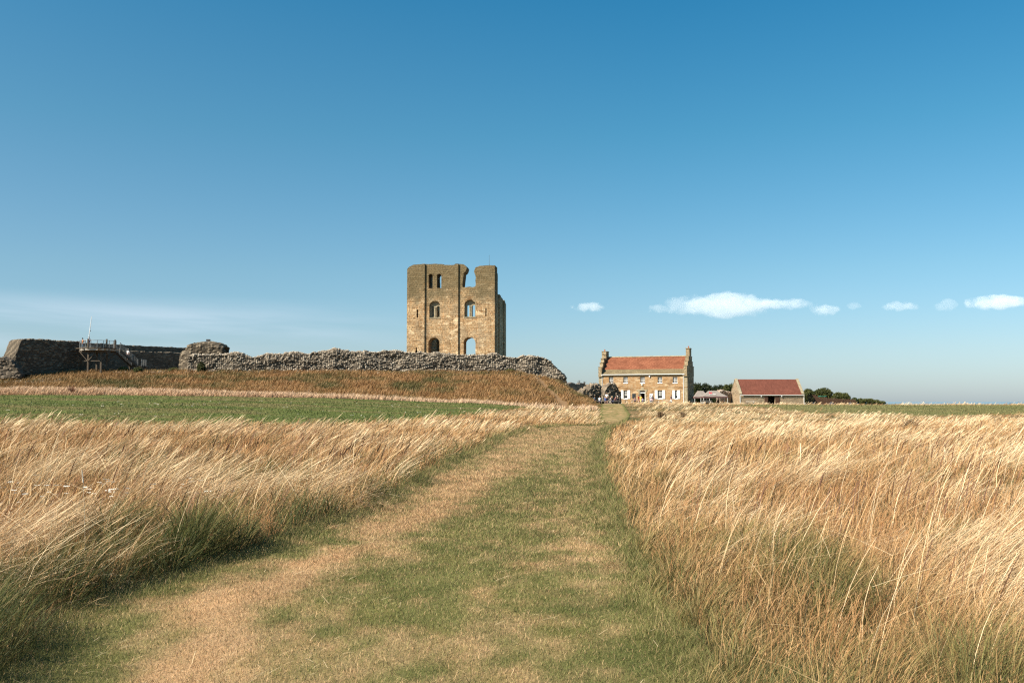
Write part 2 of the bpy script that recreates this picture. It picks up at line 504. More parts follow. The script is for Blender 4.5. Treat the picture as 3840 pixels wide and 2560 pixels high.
# attribute coloured stone (rubble): per-stone colour from the mesh, fine grain from noise
m, n = new_mat('rubble_stone')
a = n.node('ShaderNodeAttribute', attribute_name='col'); c = n.node('ShaderNodeTexCoord')
f1 = n.noise(c.outputs['Object'], 7.0, 5, 0.7); f2 = n.noise(c.outputs['Object'], 1.2, 3)
cc = n.mix(n.maprange(f1, 0.35, 0.7, 0.0, 0.55), a.outputs['Color'], (0.12, 0.105, 0.085))
finish(n, principled(n, cc, 0.95, f1, 0.8, 0.08, 0.1)); M['rubble'] = m

# tiled roofs
def tile_mat(name, c1, c2, spot, row=0.30, wdt=0.22, blend=0.5):
    m, n = new_mat(name)
    c = n.node('ShaderNodeTexCoord')
    s = n.node('ShaderNodeSeparateXYZ'); n.link(c.outputs['Object'], s.inputs[0])
    cb = n.node('ShaderNodeCombineXYZ')
    n.put(cb.inputs[0], n.math('ADD', s.outputs[0], n.math('MULTIPLY', n.noise(c.outputs['Object'], 2.0, 2), 0.06)))
    n.put(cb.inputs[1], n.math('MULTIPLY', s.outputs[2], 1.4))
    b = n.node('ShaderNodeTexBrick'); n.link(cb.outputs[0], b.inputs['Vector'])
    for k, v in (('Color1', (*c1, 1)), ('Color2', (*c2, 1)), ('Mortar', (*[x * 0.55 for x in c1], 1)), ('Scale', 1.0), ('Mortar Size', 0.02), ('Mortar Smooth', 0.7), ('Bias', 0.0), ('Brick Width', wdt), ('Row Height', row)):
        b.inputs[k].default_value = v
    big = n.noise(n.mapping(c.outputs['Object'], scale=(0.5, 1, 0.9)), 1.1, 5, 0.65)
    fin = n.noise(c.outputs['Object'], 5.0, 5, 0.75)
    streak = n.noise(n.mapping(c.outputs['Object'], scale=(2.2, 0.3, 0.35)), 1.5, 4, 0.7)
    col = n.mix(n.maprange(big, 0.4, 0.66, 0, blend), b.outputs['Color'], tuple(x * 0.62 for x in c1))
    col = n.mix(n.maprange(streak, 0.56, 0.72, 0, 0.6), col, tuple(x * 0.45 for x in c1))
    col = n.mix(n.maprange(fin, 0.64, 0.74, 0, 0.75), col, spot)
    hg = n.math('ADD', n.math('MULTIPLY', b.outputs['Fac'], -1.0), n.math('MULTIPLY', fin, 0.7))
    finish(n, principled(n, col, 0.9, hg, 0.7, 0.05, 0.15)); return m


M['roof'] = tile_mat('red_pantiles', (0.22, 0.078, 0.042), (0.31, 0.120, 0.066), (0.40, 0.25, 0.16), 0.30, 0.30, 0.7)
M['roof2'] = tile_mat('dull_red_pantiles', (0.175, 0.060, 0.040), (0.225, 0.080, 0.054), (0.27, 0.15, 0.11))
M['slates'] = tile_mat('mossy_stone_slates', (0.22, 0.17, 0.095), (0.16, 0.12, 0.07), (0.09, 0.075, 0.045), 0.34, 0.7, 0.8)

# ground: colours from the mesh attribute, broken up by noise
def ground_mat(name, fine_scale, bdist):
    m, n = new_mat(name)
    a = n.node('ShaderNodeAttribute', attribute_name='col'); c = n.node('ShaderNodeTexCoord')
    f = n.noise(c.outputs['Object'], fine_scale, 6, 0.75); g = n.noise(c.outputs['Object'], 0.45, 5, 0.6)
    h = n.noise(n.mapping(c.outputs['Object'], scale=(1, 0.35, 1)), 2.3, 4, 0.6)
    cc = n.mix(n.maprange(f, 0.3, 0.7, 0.0, 0.8), n.mix(1.0, a.outputs['Color'], (0.45, 0.45, 0.42), 'MULTIPLY'), n.mix(1.0, a.outputs['Color'], (1.25, 1.22, 1.2), 'MULTIPLY'))
    cc = n.mix(n.maprange(h, 0.45, 0.65, 0.0, 0.35), cc, n.mix(1.0, cc, (1.25, 1.0, 0.85), 'MULTIPLY'))
    finish(n, principled(n, cc, 0.98, f, 0.9, bdist, 0.05)); return m


M['ground'] = ground_mat('soil_and_turf', 14.0, 0.05)
M['pathground'] = ground_mat('mown_turf', 60.0, 0.012)
m, n = new_mat('sea_water')
c = n.node('ShaderNodeTexCoord')
wv = n.noise(n.mapping(c.outputs['Object'], scale=(0.02, 0.05, 1)), 1.0, 5, 0.6)
finish(n, principled(n, n.mix(n.maprange(wv, 0.4, 0.6), (0.15, 0.235, 0.29), (0.19, 0.28, 0.335)), 0.6, wv, 0.2, 0.5, 0.3)); M['sea'] = m  # pale water colours carry the distance haze, painted in

# ------------------------------------------------------------------ ground sheet, sea, mown path
GREEN_F = (0.095, 0.135, 0.042)


def ground_color(x, y):
    n1 = fbm(x / 2.3, y / 2.3, 61, 4); n2 = fbm(x / 9, y / 9, 62, 3)
    c = mixc((0.16, 0.115, 0.055), (0.34, 0.235, 0.125), np.clip(n1 * 1.6 - 0.3, 0, 1))
    c = mixc(c, (0.07, 0.085, 0.03), np.clip((n2 - 0.42) * 3, 0, 0.8))
    g = mixc((0.080, 0.112, 0.032), (0.155, 0.175, 0.054), fbm(x / 6, y / 2.0, 63, 4))
    g = mixc(g, (0.20, 0.165, 0.075), np.clip((fbm(x / 11, y / 3, 64, 4) - 0.47) * 4, 0, 0.75))
    inf = in_field(x, y) & (y < field_far(x))
    c = np.where(inf[..., None], g, c)
    g2 = mixc((0.13, 0.15, 0.055), (0.24, 0.20, 0.09), fbm(x / 8, y / 2, 65, 4))
    c = np.where(in_green_right(x, y)[..., None], g2, c)
    bank = (y > 130) & (x < 14) & (y < 156)
    b = mixc((0.25, 0.135, 0.055), (0.30, 0.19, 0.08), fbm(x / 1.5, y / 1.5, 66, 4))
    b = mixc(b, (0.08, 0.085, 0.03), np.clip((fbm(x / 5, y / 3, 67, 4) - 0.45) * 5, 0, 0.85))
    c = np.where(bank[..., None], b, c)
    tr = bank_track(x, y)
    c = np.where(tr[..., None], np.array((0.30, 0.19, 0.105)), c)
    yd = yard(x, y)
    c = np.where(yd[..., None], mixc((0.30, 0.26, 0.17), (0.16, 0.17, 0.07), n1), c)
    return c


def axis(pts):
    out = []
    for (a, b, st) in pts: out += list(np.arange(a, b, st))
    return np.array(out + [pts[-1][1]])


gx = axis([(-420, -130, 12), (-130, -30, 1.0), (-30, -8, 0.5), (-8, 8, 0.16), (8, 30, 0.5), (30, 130, 1.2), (130, 420, 12)])
gy = axis([(-60, 0, 6), (0, 14, 0.16), (14, 40, 0.35), (40, 125, 0.9), (125, 156, 0.5), (156, 345, 2.5), (345, 420, 15)])
GX, GY = np.meshgrid(gx, gy)
GZ = height(GX.ravel(), GY.ravel())
gc = ground_color(GX.ravel(), GY.ravel())
nx, ny = len(gx), len(gy)
I = (np.arange(ny - 1)[:, None] * nx + np.arange(nx - 1)[None, :]).ravel()
me = np_mesh('ground', np.stack([GX.ravel(), GY.ravel(), GZ], 1), np.stack([I, I + 1, I + nx + 1, I + nx], 1), gc, True)
tag(link_mesh('ground', me, M['ground']), kind='structure')

me = np_mesh('sea', np.array([(-150000, -3000, -58), (150000, -3000, -58), (150000, 150000, -58), (-150000, 150000, -58)], float), np.array([[0, 1, 2, 3]]))
tag(link_mesh('sea', me, M['sea']), kind='structure')


def straw_amount(x, y):
    """0 = green turf, 1 = bleached turf on the mown path"""
    q = (x - pl(y)) / np.maximum(pr(y) - pl(y), 0.5)
    n1 = fbm(x / 0.9, y / 1.6, 71, 4); n2 = fbm(x / 0.25, y / 0.35, 72, 3)
    cen = np.interp(y, [3, 7, 12, 20, 30], [0.24, 0.26, 0.27, 0.3, 0.4])
    wid = np.interp(y, [3, 12, 20, 35, 60], [0.085, 0.10, 0.16, 0.33, 0.6])
    bias = np.exp(-((q - cen) / wid) ** 2) * np.interp(y, [3, 10, 25, 60, 80, 160], [0.58, 0.60, 0.46, 0.36, 0.12, 0.08])
    bias = bias - 0.30 * np.exp(-((q - 0.55) / 0.16) ** 2) * sstep(4.5, 9, y) * (1 - sstep(17, 24, y))
    bias = bias + 0.05 * np.exp(-((q - 0.75) / 0.12) ** 2) + 0.08 * (1 - sstep(5, 7.5, y)) * sstep(0.3, 0.5, q)
    edge = np.minimum(q, 1 - q)
    m = 0.30 + bias * 1.15 + (n1 - 0.5) * np.interp(q, [0, 0.35, 0.5, 1], [1.25, 1.25, 0.75, 0.75]) + (n2 - 0.5) * 1.1 + 0.04 - 0.45 * (1 - sstep(0.0, 0.12, edge))
    return np.clip((m - 0.5) * 1.15 + 0.46, 0, 1)


PG1, PG2 = (0.100, 0.120, 0.037), (0.235, 0.220, 0.080)
PS1, PS2 = (0.42, 0.265, 0.140), (0.62, 0.42, 0.240)


def path_color(x, y, jitter=0.0):
    m = straw_amount(x, y)
    if jitter: m = np.clip(m + RNG.normal(0, jitter, x.shape), 0, 1)
    n = fbm(x / 0.4, y / 0.6, 73, 3)
    g = mixc(PG1, PG2, n); s = mixc(PS1, PS2, n)
    return mixc(g, s, m)


ys = np.concatenate([np.arange(-4, 12, 0.09), np.arange(12, 30, 0.2), np.arange(30, 172, 0.7)])
ts = np.linspace(-0.02, 1.02, 70)
YY = np.repeat(ys, len(ts)); TT = np.tile(ts, len(ys))
XX = pl(YY) + TT * (pr(YY) - pl(YY))
ZZ = height(XX, YY) + 0.004
# keep the sheet above the coarser ground mesh
ZZ = ZZ + 0.012 + 0.02 * sstep(20, 60, YY)
I = (np.arange(len(ys) - 1)[:, None] * len(ts) + np.arange(len(ts) - 1)[None, :]).ravel()
me = np_mesh('path', np.stack([XX, YY, ZZ], 1), np.stack([I, I + 1, I + len(ts) + 1, I + len(ts)], 1), path_color(XX, YY), True)
tag(link_mesh('path', me, M['pathground']), kind='structure')


# ------------------------------------------------------------------ grass
def ribbons(name, base, L, width, th0, th1, az, S, col0, col1, mat, prof=None, pw=1.3, face=None, extra=None):
    """curved blades: base (N,3); L, width, th0, th1, az (N,); lean angle goes th0 -> th0+th1 along the blade"""
    N = len(base)
    if prof is None: prof = np.linspace(1, 0.15, S + 1)
    phi = RNG.uniform(0, math.pi, N) if face is None else face
    wx, wy = np.cos(phi), np.sin(phi)
    pos = base.astype(np.float64).copy()
    V = np.empty((N, S + 1, 2, 3), np.float32); C = np.empty((N, S + 1, 2, 3), np.float32)
    tips = None
    for s in range(S + 1):
        t = s / S
        hw = (width * prof[s] / 2)
        V[:, s, 0, 0] = pos[:, 0] - wx * hw; V[:, s, 0, 1] = pos[:, 1] - wy * hw; V[:, s, 0, 2] = pos[:, 2]
        V[:, s, 1, 0] = pos[:, 0] + wx * hw; V[:, s, 1, 1] = pos[:, 1] + wy * hw; V[:, s, 1, 2] = pos[:, 2]
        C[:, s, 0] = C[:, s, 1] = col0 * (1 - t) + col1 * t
        th = th0 + th1 * ((s + 0.5) / S) ** pw
        st = L / S
        if s < S:
            pos = pos + np.stack([np.sin(th) * np.cos(az) * st, np.sin(th) * np.sin(az) * st, np.cos(th) * st], 1)
    th = th0 + th1
    tips = (pos, th)
    b = (np.arange(N) * (S + 1) * 2)[:, None] + (np.arange(S) * 2)[None, :]
    fc = np.stack([b, b + 1, b + 3, b + 2], -1).reshape(-1, 4)
    return V.reshape(-1, 3), fc, C.reshape(-1, 3), tips


def merge(parts):
    off = 0; vs, fs, cs = [], [], []
    for v, f, c in parts:
        vs.append(v); fs.append(f + off); cs.append(c); off += len(v)
    return np.concatenate(vs), np.concatenate(fs), np.concatenate(cs)


STRAW = np.array((0.64, 0.415, 0.20)); BLOND = np.array((0.93, 0.745, 0.48)); RUST = np.array((0.34, 0.145, 0.06))
BROWN = np.array((0.34, 0.175, 0.07)); GRN = np.array((0.055, 0.078, 0.020)); GRN2 = np.array((0.155, 0.175, 0.050))


def scatter(N, y0, y1, pad=3.0, kx=0.56):
    y = np.exp(RNG.uniform(math.log(y0), math.log(y1), N))
    x = RNG.uniform(-1, 1, N) * (kx * y + pad)
    return x, y


def tall_ok(x, y):
    return ~(in_path(x, y) | in_field(x, y) | in_green_right(x, y) | yard(x, y) | ((y > 129) & (x < 13)))


def edge_dist(x, y): return np.where(x < (pl(y) + pr(y)) / 2, pl(y) - x, x - pr(y))


def wind_az(x, y): return (fbm(x / 3.1, y / 4.0, 81, 3) - 0.5) * 2.2 + 0.25


def gauss(x, y, cx, cy, rx, ry): return np.exp(-((x - cx) / rx) ** 2 - ((y - cy) / ry) ** 2)


def lushness(x, y):
    """0..1: how far green tussocks replace the straw"""
    d = edge_dist(x, y); left = x < (pl(y) + pr(y)) / 2
    wl = np.interp(y, [4, 8, 11, 14, 20, 50], [1.05, 1.0, 0.75, 0.5, 0.5, 0.65])
    e = np.where(left, 1 - sstep(wl * 0.55, wl * 1.25, d + 2.4 * (fbm(x / 0.6, y / 0.8, 101, 3) - 0.46)), 0.45 * (1 - sstep(0.1, 0.7, d)) * (1 - sstep(20, 40, y)))
    n_ = fbm(x / 1.3, y / 1.7, 86, 3)
    p = np.clip((n_ - np.where(left, np.interp(y, [4, 12, 25, 40], [0.50, 0.53, 0.60, 0.70]), np.interp(y, [4, 8, 14, 30], [0.50, 0.57, 0.63, 0.72]))) * 7, 0, np.where(left, 0.75, 0.6))
    g = 0.9 * gauss(x, y, 2.75, 18.8, 0.5, 1.6) + 0.8 * gauss(x, y, 3.0, 15.0, 0.8, 0.9) + 1.0 * gauss(x, y, 2.8, 5.2, 1.7, 0.9) + 0.6 * gauss(x, y, 2.2, 8.6, 0.9, 1.3) + 0.6 * gauss(x, y, -7.5, 24, 2.2, 2.0)
    b_ = 0.95 * gauss(x, y, -4.0, 15.5, 1.5, 1.8) + 0.5 * gauss(x, y, -9, 17, 3, 2)
    return np.clip(np.maximum(e, p) + g * 0.7 - b_, 0, np.where(left, 0.95, 0.68))


def swathe_at(x, y):
    """1 where the tall pale stems stand in a swathe, 0 in the trampled hollows between"""
    far = sstep(16, 40, y)
    a = fbm(x / 1.25 - y * 0.12, y / 2.1, 84, 3); b = fbm(x / 4.0, y / 8.0, 89, 3)
    n = a * (1 - far * 0.7) + b * far * 0.7 + 0.06 * (fbm(x / 0.35, y / 0.5, 83, 2) - 0.5)
    lf = np.clip(-x / 3, 0, 1) * (1 - far)
    s_ = sstep(0.43 + 0.05 * lf, 0.58 + 0.05 * lf, n)
    s_ = np.maximum(s_, np.clip(1.2 * gauss(x, y, -4.2, 15.5, 1.7, 2.0) + 1.1 * gauss(x, y, 4.0, 8.2, 1.3, 2.2) + 1.1 * gauss(x, y, 4.3, 6.0, 1.1, 1.3) + 1.0 * gauss(x, y, 2.9, 11.6, 0.6, 1.2) + 0.9 * gauss(x, y, 3.6, 22, 1.2, 3.0), 0, 1))
    s_ = s_ * (1 - 0.9 * gauss(x, y, 2.0, 6.2, 0.8, 1.2)) * (1 - 0.55 * gauss(x, y, 4.6, 14.0, 1.4, 1.0)) * (1 - 0.8 * gauss(x, y, -6.5, 11.5, 2.0, 1.3))
    return s_


def tussock(x, y, sx, sy, seed):
    """vector away from the centre of the nearest tussock, its distance and random number"""
    gx_, gy_ = x / sx, y / sy; ix, iy = np.floor(gx_), np.floor(gy_)
    f = np.full(x.shape, 9.0); vx = np.zeros(x.shape); vy = np.zeros(x.shape); r = np.zeros(x.shape)
    for dx in (-1, 0, 1):
        for dy in (-1, 0, 1):
            cx, cy = ix + dx, iy + dy; px = cx + 0.1 + 0.8 * _hash(cx, cy, seed); py = cy + 0.1 + 0.8 * _hash(cx, cy, seed + 5)
            d = np.hypot(px - gx_, py - gy_); nb = d < f
            f = np.where(nb, d, f); vx = np.where(nb, gx_ - px, vx); vy = np.where(nb, gy_ - py, vy); r = np.where(nb, _hash(cx, cy, seed + 9), r)
    return vx, vy, f, r


def near_far(n_near, n_far, y0, ym, y1, pad=2.5):
    """even density close by, thinning with distance further out"""
    yn = np.sqrt(RNG.uniform(y0 ** 2, ym ** 2, n_near)); yf = np.exp(RNG.uniform(math.log(ym), math.log(y1), n_far))
    y = np.concatenate([yn, yf]); x = RNG.uniform(-1, 1, len(y)) * (0.56 * y + pad); return x, y


parts = []
# --- tall straw stems, in clumps that lean together
x, y = near_far(110000, 330000, 3.0, 12, 200); N = len(x)
d = edge_dist(x, y); left = x < (pl(y) + pr(y)) / 2
lu = lushness(x, y)
cl = fbm(x / 0.42, y / 0.6, 83, 2); sw = fbm(x / 2.3, y / 3.6, 84, 3)
swathe = swathe_at(x, y)
tsx, tsy, tsf, tsr = tussock(x, y, 0.38, 0.5, 151)
bright = gauss(x, y, -4.2, 15.5, 1.7, 2.0)
farb = sstep(20, 34, y)
pr_l = np.clip(0.07 + 0.9 * swathe * sstep(2, 10, y) + 0.9 * bright + 0.30 * farb, 0, 1)
pr_r = np.clip(0.10 + 0.9 * swathe + 0.30 * farb, 0, 1)
prob = np.where(left, pr_l, pr_r) * np.clip(1.02 - lu * 0.88, 0.03, 1) * np.clip(1.35 - tsf * 1.7, 0.06, 1) * np.where(left, np.clip(0.25 + d / 0.8, 0, 1), np.clip(0.18 + d / 1.7, 0, 1))
keep_ = tall_ok(x, y) & (RNG.random(N) < prob) & (d > 0.03)
x, y, d, cl, sw, swathe, left, lu, bright, tsx, tsy, tsf, tsr = [q[keep_] for q in (x, y, d, cl, sw, swathe, left, lu, bright, tsx, tsy, tsf, tsr)]; N = len(x)
Ht = (0.40 + 0.40 * swathe + 0.14 * cl + 0.20 * tsr) * np.where(left, np.clip(0.5 + d / 1.2, 0.5, 1.0), np.clip(0.40 + d / 2.4, 0.40, 1.0)) * RNG.uniform(0.55, 1.15, N)
Ht = Ht * np.interp(y, [0, 60, 100, 200], [1.0, 1.0, 0.85, 0.85]) * (1 + 0.15 * bright)
Ht = np.where((y > 118) & (x < 3), Ht * 0.75, Ht)
W = np.maximum(0.0017, np.where(y < 20, 0.00034, 0.00042) * y) * RNG.uniform(0.5, 1.6, N)
czx, czy, _, cr = tussock(x, y, 0.7, 1.0, 131)
az = wind_az(x, y) * 0.8 + (cr - 0.5) * 0.6 + (tsr - 0.5) * 0.7 + RNG.normal(0, 0.25, N)
flat_ = np.clip((fbm(x / 1.7, y / 2.4, 87, 3) - 0.44) * 4.5, 0, 1) * (1 - sstep(60, 100, y) * 0.5)
th0 = rad(23) + np.where(left, 0, rad(6)) + rad(26) * flat_ + rad(16) * (cr - 0.3) + rad(14) * (tsr - 0.4) + np.abs(RNG.normal(0, rad(9), N)) + rad(9) * tsf
th1 = rad(30) + rad(38) * flat_ + rad(18) * bright + RNG.normal(0, rad(14), N)
rust = np.clip((fbm(x / 2.2, y / 3.0, 88, 4) - np.where(left, 0.47, 0.60)) * 5, 0, 1) * (1 - sstep(30, 50, y) * 0.75) * (1 - bright)
pale = np.clip(swathe * 1.15 + bright - 0.12, 0, 1)
c1 = mixc(mixc(BROWN, STRAW, np.clip(0.25 + swathe * 1.2, 0, 1)), BLOND, np.clip(pale - 0.15 + RNG.normal(0, 0.28, N), 0, 1))
c1 = mixc(c1, BROWN, np.clip(rust * 0.85 + RNG.normal(0, 0.15, N), 0, 1))
c1 = mixc(c1, RUST, (RNG.random(N) < np.where(left, 0.20, 0.12) * (1 - bright)) * 0.8) * RNG.uniform(0.75, 1.1, (N, 1)) * (0.82 + 0.3 * tsr)[:, None]
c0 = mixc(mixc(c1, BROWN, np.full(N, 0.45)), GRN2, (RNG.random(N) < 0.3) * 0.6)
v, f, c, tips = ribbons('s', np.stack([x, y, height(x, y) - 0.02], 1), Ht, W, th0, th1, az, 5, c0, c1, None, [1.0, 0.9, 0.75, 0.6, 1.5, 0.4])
parts.append((v, f, c))
# --- feathery heads on the nearer stems
nr = (y < 30) & (RNG.random(N) < np.interp(y, [3, 12, 30], [0.8, 0.6, 0.35]))
tp, tth = tips[0][nr], tips[1][nr]; taz = az[nr]; tc1 = c1[nr]; ty = y[nr]
K = 5
bs_ = np.repeat(tp, K, 0); ba = np.repeat(taz, K); bt = np.repeat(tth, K); by = np.repeat(ty, K)
back = RNG.uniform(0.0, 0.13, len(bs_))
bs_ = bs_ - np.stack([np.sin(bt) * np.cos(ba) * back, np.sin(bt) * np.sin(ba) * back, np.cos(bt) * back], 1)
cc = np.repeat(mixc(tc1, np.array((0.72, 0.50, 0.32)), np.full(len(tc1), 0.4)), K, 0) * RNG.uniform(0.65, 1.2, (len(bs_), 1))
v, f, c, _ = ribbons('h', bs_, RNG.uniform(0.012, 0.04, len(bs_)), np.maximum(0.0026, 0.0004 * by) * RNG.uniform(0.7, 1.4, len(bs_)), bt + RNG.normal(0, 0.5, len(bs_)), np.full(len(bs_), 0.2), ba + RNG.normal(0, 1.0, len(bs_)), 2, cc, cc, None, [0.5, 1.0, 0.2])
parts.append((v, f, c))
# --- shorter brown and rust stems, standing every way, that fill the gaps
x, y = near_far(52000, 100000, 3.0, 12, 75); N = len(x)
d = edge_dist(x, y); left = x < (pl(y) + pr(y)) / 2; lu = lushness(x, y)
kk = tall_ok(x, y) & (d > 0.1) & (RNG.random(N) < np.clip(1.0 - 0.85 * lu, 0, 1) * np.where(left, 1.0, 0.75))
x, y, d, left, lu = [q[kk] for q in (x, y, d, left, lu)]; N = len(x)
rl = fbm(x / 1.6, y / 2.2, 88, 3)
swm = swathe_at(x, y)
c1 = mixc(mixc(STRAW, BROWN, np.clip(RNG.normal(0.75, 0.3, N) - 0.3 * swm, 0, 1)), RUST, np.clip((rl - 0.42) * 4, 0, 1) * np.where(left, 0.8, 0.35) * RNG.random(N))
v, f, c, tips = ribbons('q', np.stack([x, y, height(x, y) - 0.01], 1), RNG.uniform(0.16, 0.46, N) * np.clip(0.6 + d, 0.6, 1), np.maximum(0.0020, 0.00042 * y) * RNG.uniform(0.6, 1.4, N), np.abs(RNG.normal(rad(16), rad(14), N)), rad(30) + RNG.normal(0, rad(22), N), wind_az(x, y) + RNG.normal(0, 1.0, N), 3, c1 * 0.8, c1, None, [1, 0.8, 1.2, 0.5])
parts.append((v, f, c))
nr = (y < 16) & (RNG.random(N) < 0.6); K = 3
bs_ = np.repeat(tips[0][nr], K, 0); by = np.repeat(y[nr], K)
cc = np.repeat(mixc(c1[nr], np.array((0.60, 0.36, 0.20)), np.full(int(nr.sum()), 0.4)), K, 0) * RNG.uniform(0.7, 1.2, (len(bs_), 1))
v, f, c, _ = ribbons('h', bs_ - np.array((0, 0, 0.02)), RNG.uniform(0.012, 0.035, len(bs_)), np.maximum(0.003, 0.0004 * by), np.abs(RNG.normal(0.6, 0.5, len(bs_))), np.full(len(bs_), 0.2), RNG.uniform(-2, 2, len(bs_)), 2, cc, cc, None, [0.5, 1.0, 0.2])
parts.append((v, f, c))
# --- thin dark seed stems of dock and knapweed
x3, y3 = near_far(900, 2200, 3.5, 12, 45); k3 = tall_ok(x3, y3) & (edge_dist(x3, y3) > 0.5) & (fbm(x3 / 1.1, y3 / 1.5, 161, 2) > 0.52); x3, y3 = x3[k3], y3[k3]; N3 = len(x3)
c3_ = mixc((0.10, 0.045, 0.028), (0.22, 0.11, 0.06), RNG.random(N3))
v, f, c, _ = ribbons('d', np.stack([x3, y3, height(x3, y3)], 1), RNG.uniform(0.35, 0.72, N3), np.maximum(0.0034, 0.0006 * y3), np.abs(RNG.normal(0.2, 0.15, N3)), np.full(N3, 0.35), wind_az(x3, y3), 5, c3_, c3_, None, [0.5, 0.5, 0.6, 1.8, 1.4, 0.9])
parts.append((v, f, c))
# --- long pale stalks, some broken and lying across
N2 = 1700
x2, y2 = near_far(900, 900, 3.5, 12, 26); k2 = tall_ok(x2, y2) & (edge_dist(x2, y2) > 0.2); x2, y2 = x2[k2], y2[k2]; N2 = len(x2)
fl = RNG.random(N2) < 0.35
cs_ = mixc(BLOND, STRAW, RNG.random(N2))
v, f, c, _ = ribbons('l', np.stack([x2, y2, height(x2, y2) + np.where(fl, RNG.uniform(0.15, 0.4, N2), 0)], 1), RNG.uniform(0.4, 1.0, N2), np.maximum(0.0034, 0.0005 * y2), np.where(fl, rad(70), rad(10)) + RNG.normal(0, 0.2, N2), np.where(fl, 0.3, 0.6) + RNG.normal(0, 0.2, N2), np.where(fl, RNG.uniform(0, 6.28, N2), wind_az(x2, y2)), 4, cs_, cs_, None, [1, 0.9, 0.8, 0.8, 0.5])
parts.append((v, f, c))
v, f, c = merge(parts)
me = np_mesh('tall_grass', v, f, c)
tag(link_mesh('tall_grass', me, M['grass']), 'tall dry straw grass bending in the wind on both sides of the mown path', 'grass', kind='stuff')

# --- leafy tussocks below the stems: blades arch outwards from the middle of each tuft
parts = []
x, y = near_far(240000, 270000, 3.0, 11, 75); N = len(x)
d = edge_dist(x, y); left = x < (pl(y) + pr(y)) / 2; lu = lushness(x, y)
vx_, vy_, tf, tr_ = tussock(x, y, 0.42, 0.46, 141)
dens = np.clip(0.10 + lu * 1.1 + 0.28 * (1 - swathe_at(x, y)), 0, 1) * np.clip(1.25 - tf * 1.5, 0.05, 1)
kp = tall_ok(x, y) & (d > -0.08) & (RNG.random(N) < dens)
x, y, d, left, lu, vx_, vy_, tf, tr_ = [q[kp] for q in (x, y, d, left, lu, vx_, vy_, tf, tr_)]; N = len(x)
isg = np.clip(lu * 1.35 + 0.25 * (1 - swathe_at(x, y)) - 0.12 + RNG.normal(0, 0.33, N) - (tr_ > 0.75) * 0.45, 0, 1) * np.where(left, 1.0, 0.9)
isg = isg * np.interp(y, [4, 20, 60], [1, 0.95, 0.6])
cg = mixc(GRN, GRN2, np.clip(tr_ * 0.8 + RNG.normal(0, 0.25, N), 0, 1)) * RNG.uniform(0.7, 1.25, (N, 1)); cg = mixc(cg, (0.075, 0.12, 0.06), (RNG.random(N) < 0.12) * 0.8); cg = mixc(cg, (0.30, 0.27, 0.09), (RNG.random(N) < 0.10) * 0.8) * np.where(left, 0.78, 1.0)[:, None]
cb_ = mixc(BROWN, STRAW, RNG.random(N))
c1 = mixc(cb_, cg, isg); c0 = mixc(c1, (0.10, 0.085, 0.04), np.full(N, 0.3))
Ln = (0.14 + 0.17 * lu * (0.4 + 1.0 * tr_) + 0.10 * RNG.random(N)) * np.clip(1.15 - tf * 0.5, 0.5, 1.2) * np.clip(0.55 + d / 0.4, 0.55, 1.15) * np.where(left, 1.1, 0.95) * (0.45 + 1.1 * fbm(x / 0.8, y / 0.8, 103, 2))
azt = np.arctan2(vy_, vx_) + RNG.normal(0, 0.5, N)
azt = np.arctan2(np.sin(azt), np.cos(azt) + 0.7)
zz = height(x, y) - 0.01 + 0.10 * lu * np.clip(1 - tf * 1.3, 0, 1) * np.clip(d / 0.2, 0, 1)
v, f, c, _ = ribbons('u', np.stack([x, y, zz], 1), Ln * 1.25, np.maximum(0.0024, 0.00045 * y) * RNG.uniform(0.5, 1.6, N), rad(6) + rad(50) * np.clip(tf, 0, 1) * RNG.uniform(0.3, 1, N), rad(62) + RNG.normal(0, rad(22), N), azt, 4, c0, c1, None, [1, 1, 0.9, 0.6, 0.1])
parts.append((v, f, c))
me = np_mesh('undergrowth', *merge(parts)[0:3])
tag(link_mesh('undergrowth', me, M['grass']), 'low green and brown grass tussocks growing below the straw and thick along the path edges', 'undergrowth', kind='stuff')

# --- mown turf of the path
N = 560000
y = np.exp(RNG.uniform(math.log(3.3), math.log(75), N)); q = RNG.uniform(-0.03, 1.03, N); x = pl(y) + q * (pr(y) - pl(y))
q1 = np.minimum(q, 1 - q)
ed = 1 - sstep(0, 0.10, q1)
col = path_color(x, y, 0.42) * RNG.uniform(0.6, 1.5, (N, 1))
v, f, c, _ = ribbons('m', np.stack([x, y, height(x, y) + 0.012], 1), (0.020 + 0.022 * RNG.random(N)) * (1 + 1.3 * ed) * np.clip(y / 9, 1, 4), np.maximum(0.0026, 0.00042 * y) * RNG.uniform(0.7, 1.3, N), np.abs(RNG.normal(rad(28), rad(22), N)), np.full(N, rad(35)), RNG.uniform(0, 6.283, N), 2, col * 0.9, col, None, [1, 0.9, 0.15])
pt = [(v, f, c)]
# loose cut straws lying on the turf
N = 2400
y = np.exp(RNG.uniform(math.log(3.6), math.log(28), N)); q = RNG.uniform(0.02, 0.98, N); x = pl(y) + q * (pr(y) - pl(y))
kk = RNG.random(N) < np.clip((fbm(x / 0.6, y / 0.8, 75, 3) - 0.52) * 6.0, 0.06, 1); x, y = x[kk], y[kk]; N = len(x)
cs_ = mixc(STRAW, BLOND, RNG.random(N)) * 0.9
v, f, c, _ = ribbons('c', np.stack([x, y, height(x, y) + 0.030], 1), RNG.uniform(0.025, 0.10, N) * np.where(RNG.random(N) < 0.1, 1.8, 1), np.maximum(0.0028, 0.0004 * y), np.full(N, rad(72)), RNG.normal(rad(14), rad(12), N), RNG.normal(0.7, 1.3, N), 3, cs_, cs_, None, [1, 1, 0.9, 0.6])
pt.append((v, f, c))
me = np_mesh('turf', *merge(pt))
